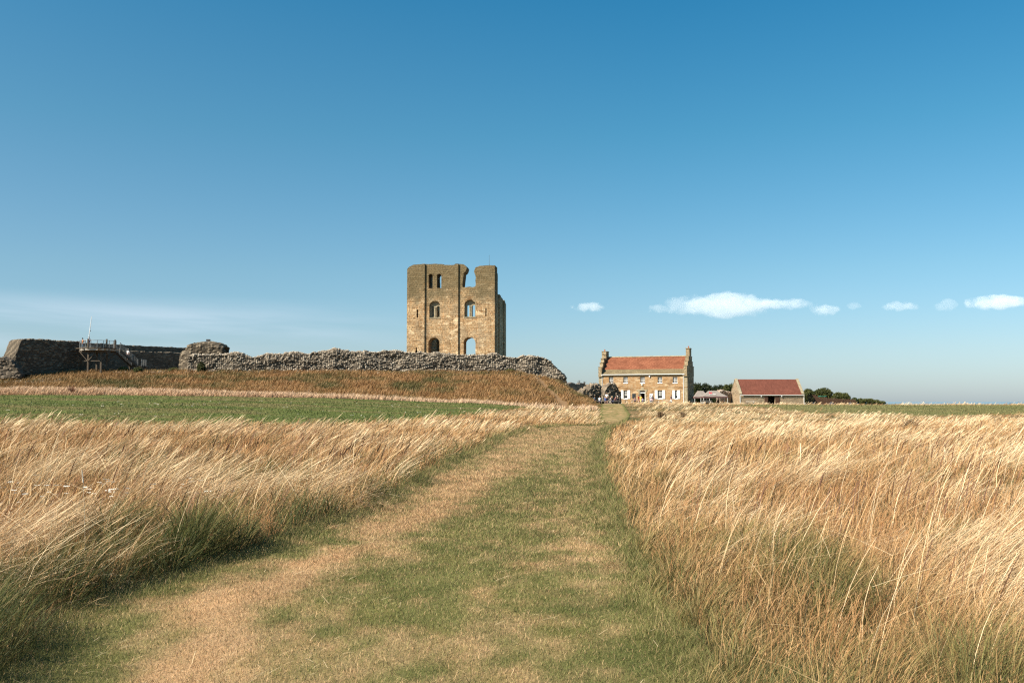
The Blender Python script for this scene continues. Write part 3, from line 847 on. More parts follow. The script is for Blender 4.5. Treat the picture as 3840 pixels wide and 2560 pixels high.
tag(link_mesh('turf', me, M['lawn']), 'short mown green and bleached turf of the path with loose cut straws', 'turf', kind='stuff')

# --- short grass of the green field and the green patch on the right
N = 150000
y = np.exp(RNG.uniform(math.log(34), math.log(168), N)); x = RNG.uniform(-1, 1, N) * (0.56 * y + 3)
k = (in_field(x, y) | in_green_right(x, y)); x, y = x[k], y[k]; N = len(x)
gcol = ground_color(x, y) * RNG.uniform(0.8, 1.45, (N, 1))
v, f, c, _ = ribbons('f', np.stack([x, y, height(x, y)], 1), RNG.uniform(0.05, 0.13, N), 0.00075 * y * RNG.uniform(0.6, 1.3, N), np.abs(RNG.normal(0.3, 0.3, N)), np.full(N, 0.5), RNG.uniform(0, 6.28, N), 2, gcol, gcol, None, [1, 0.9, 0.2])
me = np_mesh('meadow_grass', v, f, c)
tag(link_mesh('meadow_grass', me, M['lawn']), 'short green grass covering the mown field before the castle bank', 'grass', kind='stuff')

# --- rough grass of the bank, and the pale fringe at its foot
N = 150000
x = RNG.uniform(-88, 13.5, N); y = RNG.uniform(116, 153.5, N)
k = ~(in_field(x, y)) & ~bank_track(x, y) & (x < 12 + (y - 150) * 0.05) & (y > field_far(x)) & ~in_path(x, y); x, y = x[k], y[k]; N = len(x)
fr = y < 129.5
gn = fbm(x / 5, y / 3, 67, 4) + 0.35 * (fbm(x / 1.1, y / 1.1, 68, 3) - 0.5)
isg = np.clip((gn - 0.47) * 3.5 + RNG.normal(0, 0.2, N), 0, 1); isg = np.clip(isg + (x < -50) * 0.2, 0, 1)
cb_ = mixc((0.30, 0.155, 0.062), (0.46, 0.27, 0.12), np.clip(fbm(x / 2.2, y / 2.2, 69, 3) * 1.5 - 0.25 + RNG.normal(0, 0.2, N), 0, 1))
c1 = mixc(cb_, (0.10, 0.105, 0.035), isg * 0.9)
c1 = mixc(c1, (0.50, 0.33, 0.17), (RNG.random(N) < 0.10) * 0.8)
c1 = np.where(fr[:, None], mixc(mixc((0.44, 0.24, 0.13), (0.80, 0.57, 0.38), np.clip((y - 117) / 11, 0, 1)), (0.30, 0.2, 0.1), (RNG.random(N) < 0.15) * 0.6), c1)
hh = np.where(fr, 0.52, 0.52) * RNG.uniform(0.6, 1.3, N) * (0.35 + 1.3 * fbm(x / 1.1, y / 1.1, 70, 3))
v, f, c, _ = ribbons('b', np.stack([x, y, height(x, y) - 0.03], 1), hh, RNG.uniform(0.045, 0.085, N), np.abs(RNG.normal(0.25, 0.2, N)), np.full(N, 0.6), RNG.normal(0.1, 0.8, N), 3, c1 * np.where(fr, 0.76, 0.70)[:, None], c1 * np.where(fr, 0.84, 0.78)[:, None], None, [1, 0.9, 0.6, 0.1])
me = np_mesh('bank_grass', v, f, c)
tag(link_mesh('bank_grass', me, M['grass']), 'rough rusty brown and green grass on the steep bank below the castle wall', 'grass', kind='stuff')

# --- white umbels scattered in the meadow and the green field
pt = []
N = 520
xa = np.concatenate([RNG.normal(-5.6, 0.9, 80), RNG.uniform(-40, -4, 260)]); ya = np.concatenate([RNG.normal(12.8, 0.8, 80), RNG.uniform(60, 105, 260)])
k = np.where(ya < 30, xa < pl(ya) - 0.8, in_field(xa, ya) & (fbm(xa / 5, ya / 5, 77, 2) > 0.5)); xa, ya = xa[k], ya[k]
vs_, fs_, o_ = [], [], 0
for i in range(len(xa)):
    near = ya[i] < 30
    zz = H(xa[i], ya[i]) + (random.uniform(0.38, 0.55) if near else random.uniform(0.06, 0.14)); r = random.uniform(0.008, 0.015) if near else random.uniform(0.025, 0.045)
    for j in range(5 if near else 2):
        cx, cy = xa[i] + random.gauss(0, r * 1.6), ya[i] + random.gauss(0, r * 1.6)
        ring = [(cx + r * math.cos(a_), cy + r * math.sin(a_), zz + r * 0.6 * math.sin(a_ + i)) for a_ in np.linspace(0, 2 * math.pi, 5)[:-1]]
        vs_ += ring; fs_.append([o_, o_ + 1, o_ + 2, o_ + 3]); o_ += 4
me = np_mesh('wildflowers', np.array(vs_), np.array(fs_), np.tile(np.array((0.66, 0.61, 0.52)), (len(vs_), 1)))
tag(link_mesh('wildflowers', me, M['lawn']), 'small white flower heads scattered through the grass and the green field', 'wildflowers', kind='stuff')


# ------------------------------------------------------------------ rubble walls
def rubble_wall(name, line, prof, th, label, cat='wall', stone=(0.42, 0.28), amp=0.16, step=0.10, seed=1, pal=None, round_top=0.35, relief=0.35, parent=None, dark=0.0, group=None):
    """closed wall mesh along a polyline. line: [(x, y)...] of the front foot; prof: [(distance, base z, top z)...]
    pal: list of stone colours. Every stone is pushed out by its own amount."""
    line = np.array(line, float); seg = np.hypot(*np.diff(line, axis=0).T); cum = np.concatenate([[0], np.cumsum(seg)])
    prof = np.array(prof, float); Ltot = cum[-1]
    s = np.arange(0, Ltot + step / 2, step)
    X = np.interp(s, cum, line[:, 0]); Y = np.interp(s, cum, line[:, 1])
    tx = np.gradient(X, s); ty = np.gradient(Y, s); ln = np.hypot(tx, ty); tx, ty = tx / ln, ty / ln
    nxv, nyv = ty, -tx                                    # front normal (towards the viewer when the line runs left to right)
    zb = np.interp(s, prof[:, 0], prof[:, 1]); zt = np.interp(s, prof[:, 0], prof[:, 2])
    zt = zt + (0.18 if name != 'great_wall' else 0.08) * (fbm(s / 0.8, s * 0, seed + 3, 3) - 0.5) + 0.12 * (fbm(s / 0.25, s * 0, seed + 4, 2) - 0.5)
    zt = np.maximum(zt, zb + 0.15)
    nv = max(6, int((zt - zb).max() / step) + 1); nt = max(4, int(th / (step * 1.6)) + 1)
    rows = []
    for side, n_ in (('f', nv), ('t', nt), ('b', max(4, nv // 3))):
        for k in range(n_):
            t = k / n_
            if side == 'f': rows.append((0.0, t, 'f'))
            elif side == 't': rows.append((t, 1.0, 't'))
            else: rows.append((1.0, 1 - t, 'b'))
    rows.append((1.0, 0.0, 'b'))
    o = np.array([r[0] for r in rows])[:, None]; hv = np.array([r[1] for r in rows])[:, None]
    sl = np.gradient(zt, s); nr_ = np.sqrt(1 + sl ** 2); isT = np.array([r[2] == 't' for r in rows])[:, None]; isB = np.array([r[2] == 'b' for r in rows])[:, None]
    Z = zb[None] + (zt - zb)[None] * hv
    # rounded shoulders
    dome = np.where(isT, round_top * (np.sin(np.pi * np.clip(o, 0, 1)) - 0) * 0.5, 0)
    off = o * th * (1 + 0 * Z)
    S_ = np.broadcast_to(s[None], Z.shape)
    cx = np.where(isT | isB, S_ + 50, S_) / stone[0]; cy = (Z + np.where(isT, off, 0)) / stone[1]
    row_shift = 0
    f1, f2, cid = worley(cx + 0.4 * fbm(S_ / 2, Z / 2, seed + 7, 2), cy, seed)
    bulge = np.clip((f2 - f1) * 2.4, 0, 1) ** 0.6
    push = amp * bulge * (0.25 + 0.95 * cid ** 1.6)
    big = relief * (fbm(S_ / 2.3, Z / 1.3, seed + 11, 3) - 0.5)
    push = push + big - amp * 0.3
    PX = X[None] - nxv[None] * off + nxv[None] * np.where(isB, -1, 1) * np.where(isT, (1 - 2 * o) * push * 0.5, push)
    PY = Y[None] - nyv[None] * off + nyv[None] * np.where(isB, -1, 1) * np.where(isT, (1 - 2 * o) * push * 0.5, push)
    PZ = Z + dome + np.where(isT, push * 1.1 / nr_[None], 0)
    PX = PX - np.where(isT, tx[None] * (sl / nr_)[None] * push * 1.4, 0); PY = PY - np.where(isT, ty[None] * (sl / nr_)[None] * push * 1.4, 0)
    # push stones sideways too, so that ragged ends look ragged
    PX = PX + tx[None] * 0.05 * (cid - 0.5); PY = PY + ty[None] * 0.05 * (cid - 0.5)
    co = np.stack([PX, PY, PZ], -1)                       # rows x s
    pal = np.array(pal if pal is not None else [(0.42, 0.36, 0.29), (0.52, 0.46, 0.38), (0.34, 0.28, 0.22), (0.60, 0.55, 0.48), (0.44, 0.33, 0.24)])
    ci = np.minimum((cid * len(pal) * 0.999).astype(int), len(pal) - 1)
    colr = pal[ci] * np.where(cid < dark, 0.42, 1.0)[..., None] * (0.8 + 0.4 * _hash(np.floor(cid * 1e5), np.floor(cid * 1e5), 3))[..., None]  # set-back stones darkened: shade of the recesses painted into their colour
    joint = np.clip((f2 - f1) * 5, 0, 1)[..., None]
    colr = colr * joint + np.array((0.10, 0.085, 0.068)) * (1 - joint)
    R, C = Z.shape
    # end caps: shrink towards the middle of the section
    def cap(col_i, sign):
        ring = co[:, col_i]; mid = ring.mean(0); out = []; oc = []
        for k, t in enumerate((0.3, 0.6, 0.85)):
            p = ring * (1 - t) + mid * t
            e = 0.10 + 0.14 * worley(p[:, 2] / stone[1], p[:, 1] / stone[0] + p[:, 0] / stone[0], seed + 20)[2]
            p = p + np.stack([tx[col_i] * sign * e, ty[col_i] * sign * e, e * 0], 1)
            out.append(p); oc.append(colr[:, col_i][::(1 if k % 2 else -1)])
        return out, oc
    lo, lc = cap(0, -1); ro, rc = cap(-1, 1)
    allc = np.concatenate([np.stack(lo[::-1], 1), co, np.stack(ro, 1)], 1)
    allcol = np.concatenate([np.stack(lc[::-1], 1), colr, np.stack(rc, 1)], 1)
    C2 = allc.shape[1]
    I = (np.arange(R - 1)[:, None] * C2 + np.arange(C2 - 1)[None]).ravel()
    F_ = np.stack([I, I + 1, I + C2 + 1, I + C2], 1)
    me = np_mesh(name, allc.reshape(-1, 3), F_, allcol.reshape(-1, 3))
    ob = link_mesh(name, me, M['rubble'], parent)
    if parent is None: tag(ob, label, cat, group)
    return ob


def uvx(u, Y): return (u - 1920) / F * Y
def vz(v, Y): return P(1920, v, Y).z


# long curtain wall of rubble on top of the bank
YA, YB = 147.5, 151.5
def cw_y(u): return YA + (YB - YA) * (u - 705) / (2132 - 705)
tp = [(705, 1336), (720, 1333), (740, 1330), (830, 1332), (870, 1327), (900, 1330), (945, 1337), (962, 1337), (1000, 1329), (1060, 1328), (1100, 1326), (1160, 1325), (1172, 1318), (1230, 1317), (1296, 1320), (1312, 1327), (1330, 1322), (1420, 1318), (1480, 1317), (1540, 1321), (1600, 1325), (1700, 1330), (1800, 1334), (1850, 1331), (1900, 1339), (1930, 1341), (1960, 1338), (2035, 1338), (2050, 1346), (2066, 1356), (2078, 1370), (2092, 1382), (2102, 1394), (2108, 1406), (2116, 1410), (2122, 1424), (2130, 1440)]
pp = []
x0c = uvx(705, cw_y(705)); y0c = cw_y(705)
for u, v in tp:
    xx, yy = uvx(u, cw_y(u)), cw_y(u)
    pp.append((math.hypot(xx - x0c, yy - y0c), min(H(xx, yy) - 0.4, 5.7), vz(v, yy)))
rubble_wall('curtain_wall', [(x0c, y0c), (uvx(2132, YB), YB)], pp, 1.9, 'long ruined rubble curtain wall running along the top of the grassy bank in front of the keep', 'castle wall',
            (0.29, 0.155), 0.23, 0.055, 3, [(0.23, 0.18, 0.13), (0.20, 0.16, 0.115), (0.27, 0.215, 0.16), (0.36, 0.295, 0.22), (0.48, 0.41, 0.325)], 0.2, 1.0, dark=0.5)  # protruding stones take the palest colours, sunlight painted in

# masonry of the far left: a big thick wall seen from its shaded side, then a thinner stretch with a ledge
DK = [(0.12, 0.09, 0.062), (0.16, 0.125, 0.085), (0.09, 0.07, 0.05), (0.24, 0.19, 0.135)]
A0, A1 = (-69.9, 140.0), (-64.9, 149.2)
LA = math.dist(A0, A1)
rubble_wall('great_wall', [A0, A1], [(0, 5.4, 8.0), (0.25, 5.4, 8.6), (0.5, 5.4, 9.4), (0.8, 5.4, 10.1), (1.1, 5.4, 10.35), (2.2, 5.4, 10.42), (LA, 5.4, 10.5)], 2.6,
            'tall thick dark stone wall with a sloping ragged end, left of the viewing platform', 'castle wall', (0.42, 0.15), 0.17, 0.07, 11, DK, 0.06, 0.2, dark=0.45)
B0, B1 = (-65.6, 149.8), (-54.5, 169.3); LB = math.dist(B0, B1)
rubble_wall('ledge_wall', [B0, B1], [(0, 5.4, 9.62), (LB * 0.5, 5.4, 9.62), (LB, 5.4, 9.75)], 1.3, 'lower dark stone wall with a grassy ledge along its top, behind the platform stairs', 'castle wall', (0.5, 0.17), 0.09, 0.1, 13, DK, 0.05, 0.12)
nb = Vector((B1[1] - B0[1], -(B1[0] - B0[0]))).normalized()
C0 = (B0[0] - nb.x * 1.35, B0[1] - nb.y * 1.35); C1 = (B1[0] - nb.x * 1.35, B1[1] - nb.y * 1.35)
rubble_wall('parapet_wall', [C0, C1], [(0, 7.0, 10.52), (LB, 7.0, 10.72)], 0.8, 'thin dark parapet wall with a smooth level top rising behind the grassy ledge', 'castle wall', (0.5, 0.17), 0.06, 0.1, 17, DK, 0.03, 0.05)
# domed stump of a tower
Yt = 160.0
us = [662, 680, 700, 714, 734, 762, 800, 818, 832, 845, 858, 866]; vs = [1326, 1311, 1302, 1294, 1290, 1287, 1288, 1292, 1301, 1312, 1323, 1336]
xs = [uvx(u, Yt) for u in us]
rubble_wall('ruined_turret', [(xs[0], Yt + 1.5), (xs[3], Yt), (xs[8], Yt), (xs[-1], Yt + 1.2)], [(x_ - xs[0], 5.2, vz(v_, Yt)) for x_, v_ in zip(xs, vs)] + [(40, 5.2, 8)], 4.0,
            'rounded ruined turret stump of rubble rising above the wall, with a slatted box on top', 'ruined turret', (0.5, 0.24), 0.15, 0.085, 23, [(0.13, 0.10, 0.066), (0.17, 0.13, 0.09), (0.10, 0.078, 0.052), (0.25, 0.20, 0.14)], 0.4, 0.7, dark=0.5)  # stone colours lowered to stand in for shade on its face
# low wall running out of the picture
rubble_wall('low_wall', [(-82, 137.5), (uvx(76, 138.5), 138.5)], [(0, 4.8, 7.7), (6, 4.8, 7.75), (11.2, 4.8, 7.6), (12.2, 4.8, 7.2), (13.6, 4.8, 5.6)], 1.6,
            'low rubble wall at the picture edge, joining the sloping end of the tall dark wall', 'castle wall', (0.45, 0.24), 0.22, 0.09, 29, [(0.16, 0.125, 0.09), (0.22, 0.175, 0.13), (0.13, 0.10, 0.075)], 0.25, 0.5, dark=0.5)
# ruins between the bank and the house
Yr = 201.0
rubble_wall('courtyard_wall', [(uvx(2112, Yr), Yr - 4), (uvx(2243, Yr), Yr + 2)], [(0, 0.6, vz(1447, Yr)), (1.2, 0.6, vz(1438, Yr)), (2.5, 0.6, vz(1436, Yr)), (2.9, 0.6, vz(1440, Yr)), (4.2, 0.6, vz(1440, Yr)), (4.4, 0.6, vz(1436, Yr)), (5.5, 0.6, vz(1437, Yr)), (6.0, 0.6, vz(1442, Yr)), (10, 0.6, vz(1441, Yr))], 1.0,
            'dark coursed courtyard wall between the end of the bank and the red roofed house', 'ruined wall', (0.5, 0.2), 0.07, 0.09, 31, [(0.21, 0.185, 0.16), (0.26, 0.22, 0.19), (0.17, 0.15, 0.13)], 0.06, 0.1)
RP = [(0.24, 0.185, 0.13), (0.36, 0.29, 0.21), (0.18, 0.14, 0.10), (0.29, 0.22, 0.155)]
def stump(name, u0, u1, Y, vtops, th, label, seed, yaw=0.8):
    """short thick stump; its end faces the sun, its long side lies in shade"""
    x0, x1 = uvx(u0, Y), uvx(u1, Y); n_ = len(vtops); Lh = x1 - x0
    return rubble_wall(name, [(x0, Y), (x1, Y + Lh * yaw)], [(Lh * math.hypot(1, yaw) * i / (n_ - 1), 0.7, vz(v_, Y)) for i, v_ in enumerate(vtops)], th, label, 'ruined wall', (0.40, 0.26), 0.34, 0.075, seed, RP, 0.35, 0.7, dark=0.3)
stump('rubble_stump', 2186, 2212, 176, [1470, 1462, 1461, 1463, 1466], 1.8, 'low pale rubble stump at the foot of the dark courtyard wall', 37)
stump('rubble_stump', 2212, 2262, 180, [1456, 1449, 1447, 1446, 1449, 1452], 1.8, 'taller lumpy rubble stump touching the near corner of the red roofed house', 41, 0.7)
stump('rubble_stump', 2272, 2330, 176, [1462, 1446, 1440, 1439, 1440, 1442, 1446, 1456, 1478], 1.6, 'big rounded rubble stump standing before the first windows of the house', 43, 0.5)
rubble_wall('tumbled_wall', [(uvx(2700, 203), 203), (uvx(2752, 205), 206)], [(0, 0.8, vz(1468, 204)), (1.0, 0.8, vz(1464, 204)), (2.0, 0.8, vz(1466, 204)), (2.6, 0.8, vz(1470, 204)), (4.5, 0.8, vz(1476, 204))], 1.0,
            'tumbledown brown stone wall between the grey canopy and the barn gable', 'ruined wall', (0.5, 0.3), 0.26, 0.08, 47, [(0.40, 0.30, 0.23), (0.52, 0.42, 0.34), (0.33, 0.24, 0.18)], 0.3, 0.5)

# loose stones at the wall foot: uncountable scatter
pts_c = []
bm = bmesh.new(); rs = random.Random(5)
def drop(n, xr, yr, r):
    for _ in range(n):
        px, py = rs.uniform(*xr), rs.uniform(*yr); q = rs.uniform(*r)
        mtx = Matrix.Translation((px, py, H(px, py) + q * 0.4)) @ Matrix.Rotation(rs.uniform(0, 3), 4, 'Z') @ Matrix.Diagonal((q * rs.uniform(1, 1.8), q, q * rs.uniform(0.5, 0.8), 1))
        bmesh.ops.create_icosphere(bm, subdivisions=1, radius=1, matrix=mtx)
drop(260, (-58.5, -46), (146, 149), (0.10, 0.24)); drop(170, (-70, -63), (136.5, 140.5), (0.09, 0.20)); drop(60, (-68, -65), (132, 137), (0.07, 0.15)); drop(60, (-48, 5), (145.6, 147.6), (0.07, 0.16))
for v_ in bm.verts: v_.co += Vector((rs.uniform(-.03, .03), rs.uniform(-.03, .03), rs.uniform(-.03, .03)))
me = bpy.data.meshes.new('rubble'); bm.to_mesh(me); bm.free()
ca = me.attributes.new('col', 'FLOAT_COLOR', 'POINT'); arr = np.ones((len(me.vertices), 4), np.float32); arr[:, :3] = np.repeat(np.array(RP)[RNG.integers(0, 4, len(me.vertices) // 12 + 1)], 12, 0)[:len(me.vertices)]
ca.data.foreach_set('color', arr.ravel())
tag(link_mesh('rubble', me, M['rubble']), 'loose fallen stones strewn along the foot of the castle walls', 'rubble', kind='stuff')

# ------------------------------------------------------------------ the keep
AK = rad(6.8); YL = 212.0; KW = 18.95; XL = uvx(1524.5, YL)
KU = KW / (1397 - 167)
def kx(a): return (a - 167) * KU
def kz(b): return vz(940 + b / 3.733, 211.0)
keep = thing('castle_keep', 'tall roofless sandstone keep ruin with arched windows and a broken gap in its top', 'castle keep', (XL, YL, 0), -AK)
rk = random.Random(3)
def jagged(pts, amp=0.07, step=0.35):
    """subdivide a polyline and roughen it"""
    out = []
    for (a, b) in zip(pts[:-1], pts[1:]):
        n_ = max(1, int(math.dist(a, b) / step))
        for i in range(n_):
            t = i / n_
            j = amp if (i > 0) else amp * 0.3
            out.append((a[0] * (1 - t) + b[0] * t + rk.uniform(-j, j), a[1] * (1 - t) + b[1] * t + rk.uniform(-j, j)))
    out.append(pts[-1]); return out
ZB = 4.5
top = [(175, 245), (182, 226), (200, 208), (240, 196), (280, 184), (330, 182), (380, 178), (415, 176), (450, 182), (500, 181), (540, 176), (600, 180), (640, 182), (680, 188), (690, 198), (760, 200), (840, 194), (845, 180), (890, 184), (930, 188), (960, 194), (975, 205), (990, 222), (1000, 240), (994, 262), (988, 280), (982, 296), (966, 306), (958, 316), (955, 350), (950, 400), (944, 450), (942, 507),
       (960, 512), (1020, 508), (1080, 512), (1120, 503), (1128, 480), (1124, 420), (1130, 385), (1122, 350), (1112, 320), (1106, 300), (1104, 285), (1114, 264), (1120, 245), (1135, 232), (1180, 224), (1240, 216), (1300, 212), (1397, 214)]
topk = jagged([(kx(a), kz(b)) for a, b in top], 0.08, 0.4)
outline = [(0.0, ZB)] + [(KW, ZB)] + topk[::-1]
outline[-1] = (0.0, kz(250))
# openings
H_up1 = arch(kx(496), kx(525) - kx(467), kz(521), kz(320)); H_up2 = arch(kx(615), kx(646) - kx(584), kz(519), kz(317))
H_b1 = arch(kx(556), kx(634) - kx(478), kz(932), kz(697), 14, 0.03, rk); H_b2 = arch(kx(1050), kx(1130) - kx(970), kz(928), kz(690), 14, 0.03, rk)
H_a1 = arch(kx(547), kx(626) - kx(468), 9.0, kz(1213), 14, 0.04, rk); H_a2 = arch(kx(1043), kx(1126) - kx(959), 9.0, kz(1210), 14, 0.05, rk)
S1 = rect(kx(303), kx(325), kz(932), kz(820)); S2 = rect(kx(1265), kx(1284), kz(920), kz(810))
S3 = [(kx(286), kz(1422)), (kx(320), kz(1422)), (kx(320), kz(1392)), (kx(313), kz(1388)), (kx(310), kz(1348)), (kx(295), kz(1348)), (kx(292), kz(1388)), (kx(286), kz(1392))]
slab(outline, [H_up1, H_up2, H_b1, H_b2, H_a1, H_a2, S1, S2, S3], 0.32, 3.85).build('front_wall', M['keep'], keep)
def clip_top(a0, a1):
    """top profile of the front between two local x positions"""
    pts = sorted([(p[0], p[1]) for p in topk], key=lambda p: p[0]); xs_ = [p[0] for p in pts]; zs_ = [p[1] for p in pts]
    n_ = max(3, int((a1 - a0) / 0.3)); return [(a0 + (a1 - a0) * i / n_, float(np.interp(a0 + (a1 - a0) * i / n_, xs_, zs_)) + rk.uniform(-0.06, 0.03)) for i in range(n_ + 1)]
for a, b, hs in ((0.0, kx(415), [S1, S3]), (kx(690), kx(887), []), (kx(1163), KW, [S2])):
    t_ = clip_top(a, b)
    slab([(a, ZB), (b, ZB)] + t_[::-1], hs, 0.0, 0.318).build('buttress', M['keep'], keep)
# right side: a tall corner turret, then a lower broken stretch
def yz_top(pts): return jagged(pts, 0.07, 0.4)
zT = kz(214)
side_top = yz_top([(0.32, zT), (1.7, kz(218)), (3.6, kz(226)), (5.2, kz(238)), (6.35, kz(256)), (7.25, kz(272)), (7.5, kz(330)), (7.4, kz(560)), (9.6, kz(566)), (13.6, kz(566)), (15.9, kz(575)), (17.2, kz(604)), (18.9, kz(622))])
slab([(0.32, ZB), (19.3, ZB), (19.2, kz(640))] + side_top[::-1], [rect(10.8, 11.4, kz(1150), kz(1050)), arch(5.9, 1.1, kz(930), kz(800))], KW - 3.4, KW - 0.35, 'yz').build('side_wall', M['keep_dark'], keep)
slab([(0.32, ZB), (3.0, ZB)] + jagged([(0.32, zT - 0.02), (3.0, kz(222))], 0.05)[::-1], [], KW - 0.348, KW, 'yz').build('buttress', M['keep_dark'], keep)
slab([(8.2, ZB), (10.6, ZB), (10.6, kz(570)), (8.2, kz(562))], [], KW - 0.348, KW - 0.04, 'yz').build('buttress', M['keep_dark'], keep)
slab([(16.4, ZB), (19.3, ZB)] + jagged([(16.4, kz(590)), (19.2, kz(640))], 0.1)[::-1], [], KW - 0.348, KW, 'yz').build('buttress', M['keep_dark'], keep)
# left side wall, and what is left of the back wall
slab([(3.852, ZB), (19.3, ZB), (19.3, kz(330))] + yz_top([(3.852, kz(200)), (6.8, kz(210)), (11.3, kz(240)), (15.9, kz(260)), (19.3, kz(300))])[::-1], [], 0.0, 3.5, 'yz').build('side_wall', M['keep_dark'], keep)
slab([(3.502, ZB), (4.6, ZB)] + jagged([(4.6, 5), (4.65, 10), (4.5, 13), (4.6, 15.3), (4.1, 16.2), (3.8, 20.4), (3.75, 24.8), (3.502, 28)], 0.12, 0.5)[1:], [], 15.9, 19.3).build('back_wall', M['keep_dark'], keep)
# paired lights with a shaft and tympanum inside the two big middle windows
for xc, wfull, zlo, zhi, l1, l2, zl in ((kx(556), kx(634) - kx(478), kz(932), kz(697), (kx(503), kx(538)), (kx(583), kx(617)), kz(765)), (kx(1050), kx(1130) - kx(970), kz(928), kz(690), (kx(1003), kx(1033)), (kx(1078), kx(1114)), kz(758))):
    o_ = arch(xc, wfull - 0.06, zlo + 0.02, zhi - 0.03)
    hs = [arch((l[0] + l[1]) / 2, l[1] - l[0], zlo + 0.15, zl, 8) for l in (l1, l2)]
    tr = slab(o_, hs, 0.95, 1.4).build('tracery', M['quoin'], keep)
    cxx = (l1[1] + l2[0]) / 2
    c_ = MB()
    for dx in (-0.13, 0.13): c_.tube([(cxx + dx, 0.80, zlo + 0.05), (cxx + dx, 0.80, zl - 0.35)], 0.10, 10)
    c_.box(cxx - 0.3, cxx + 0.3, 0.66, 0.94, zl - 0.35, zl - 0.1); c_.box(cxx - 0.28, cxx + 0.28, 0.66, 0.94, zlo, zlo + 0.12)
    c_.build('window_shaft', M['quoin'], keep)
    MB().box(xc - wfull / 2 - 0.1, xc + wfull / 2 + 0.1, 0.24, 0.95, zlo - 0.16, zlo + 0.004).build('sill', M['quoin'], keep)
# voussoir rings round the openings
def ring(xc, w_, ztop, depth, n_, name='arch_stones'):
    r = w_ / 2; zc = ztop - r; mb = MB()
    for i in range(n_):
        a0, a1 = math.pi * i / n_ + 0.025, math.pi * (i + 1) / n_ - 0.025; ro = r + depth * rk.uniform(0.85, 1.1); yy = 0.30 - rk.uniform(0.0, 0.05)
        p = [(xc + q * math.cos(t), zc + q * math.sin(t)) for q, t in ((r + 0.01, a0), (ro, a0), (ro, a1), (r + 0.01, a1))]
        mb.prism(p, 'y', yy, 0.36)
    mb.build(name, M['quoin'] if False else M['keep'], keep)
for xc, w_, zt_, dp, n_ in ((kx(496), kx(525) - kx(467), kz(320), 0.3, 9), (kx(615), kx(646) - kx(584), kz(317), 0.3, 9), (kx(556), kx(634) - kx(478), kz(697), 0.38, 15), (kx(1050), kx(1130) - kx(970), kz(690), 0.38, 15), (kx(547), kx(626) - kx(468), kz(1213), 0.4, 15), (kx(1043), kx(1126) - kx(959), kz(1210), 0.4, 15)):
    ring(xc, w_, zt_, dp, n_)
# thin mast on the right turret
mp = keep.matrix_basis if False else None
def kpt(lx, ly, z): return Vector((XL + lx * math.cos(AK) + ly * math.sin(AK), YL - lx * math.sin(AK) + ly * math.cos(AK), z))
b0 = kpt(17.4, 2.5, kz(222)); ms = thing('mast', 'thin dark mast with small rods standing on the right turret of the keep', 'mast', b0)
MB().tube([(0, 0, -0.3), (0, 0, 2.6)], 0.04, 6, 0.022).tube([(-0.16, 0, 0.0), (0, 0, 0.8)], 0.02, 5).tube([(0.2, 0, 0.0), (0, 0, 0.8)], 0.02, 5).build('pole', M['dark_metal'], ms)
MB().sphere((0, 0, 2.6), 0.06).build('finial', M['dark_metal'], ms)

# ------------------------------------------------------------------ the house
AH = rad(20); LH = 18.34; DH = 7.55; YHr = 200.0
XHr = uvx(2577, YHr); XHl = XHr - LH * math.cos(AH); YHl = YHr + LH * math.sin(AH)
def hs_(a):
    """distance along the front for horizontal reading a of the house close-up"""
    k = (2100 + a / 3.92 - 1920) / F
    return (k * YHl - XHl) / (math.cos(AH) + k * math.sin(AH))
def hz(b, a=1212): return vz(1260 + b / 3.92, YHl - hs_(a) * math.sin(AH))
GZ0 = 1.0; ZE = hz(556, 1212) + 0.03; ZR = ZE + DH / 2 * 0.955
house = thing('stone_house', 'long two storey stone house with red tiled roof, stepped gables and white shutters', 'house', (XHl, YHl, 0), -AH)
def wopen(a, hw, zt_, zb_):  # opening rect around reading a
    s_ = hs_(a); return rect(s_ - hw, s_ + hw, zb_, zt_)
UW = [(750, 0.47), (962, 0.47), (1212, 0.47), (1467, 0.47), (1690, 0.47)]
uz = [(hz(597, a), hz(686, a)) for a, _ in UW]
LW = [(962, 0.40), (1467, 0.46), (1704, 0.28)]
lz_ = [(hz(797, a), hz(917, a)) for a, _ in LW]
door_s = hs_(1212); dz1 = hz(800, 1212)
holes = [wopen(a, hw, t_, b_) for (a, hw), (t_, b_) in zip(UW, uz)] + [wopen(a, hw, t_, b_) for (a, hw), (t_, b_) in zip(LW, lz_)] + [rect(door_s - 0.62, door_s + 0.55, GZ0 + 0.2, dz1)]
slab(rect(0, LH, GZ0 - 0.5, ZE), holes, 0.0, 0.5).build('wall', M['house'], house)
MB().box(0, LH, DH - 0.5, DH, GZ0 - 0.5, ZE).build('wall', M['house'], house)


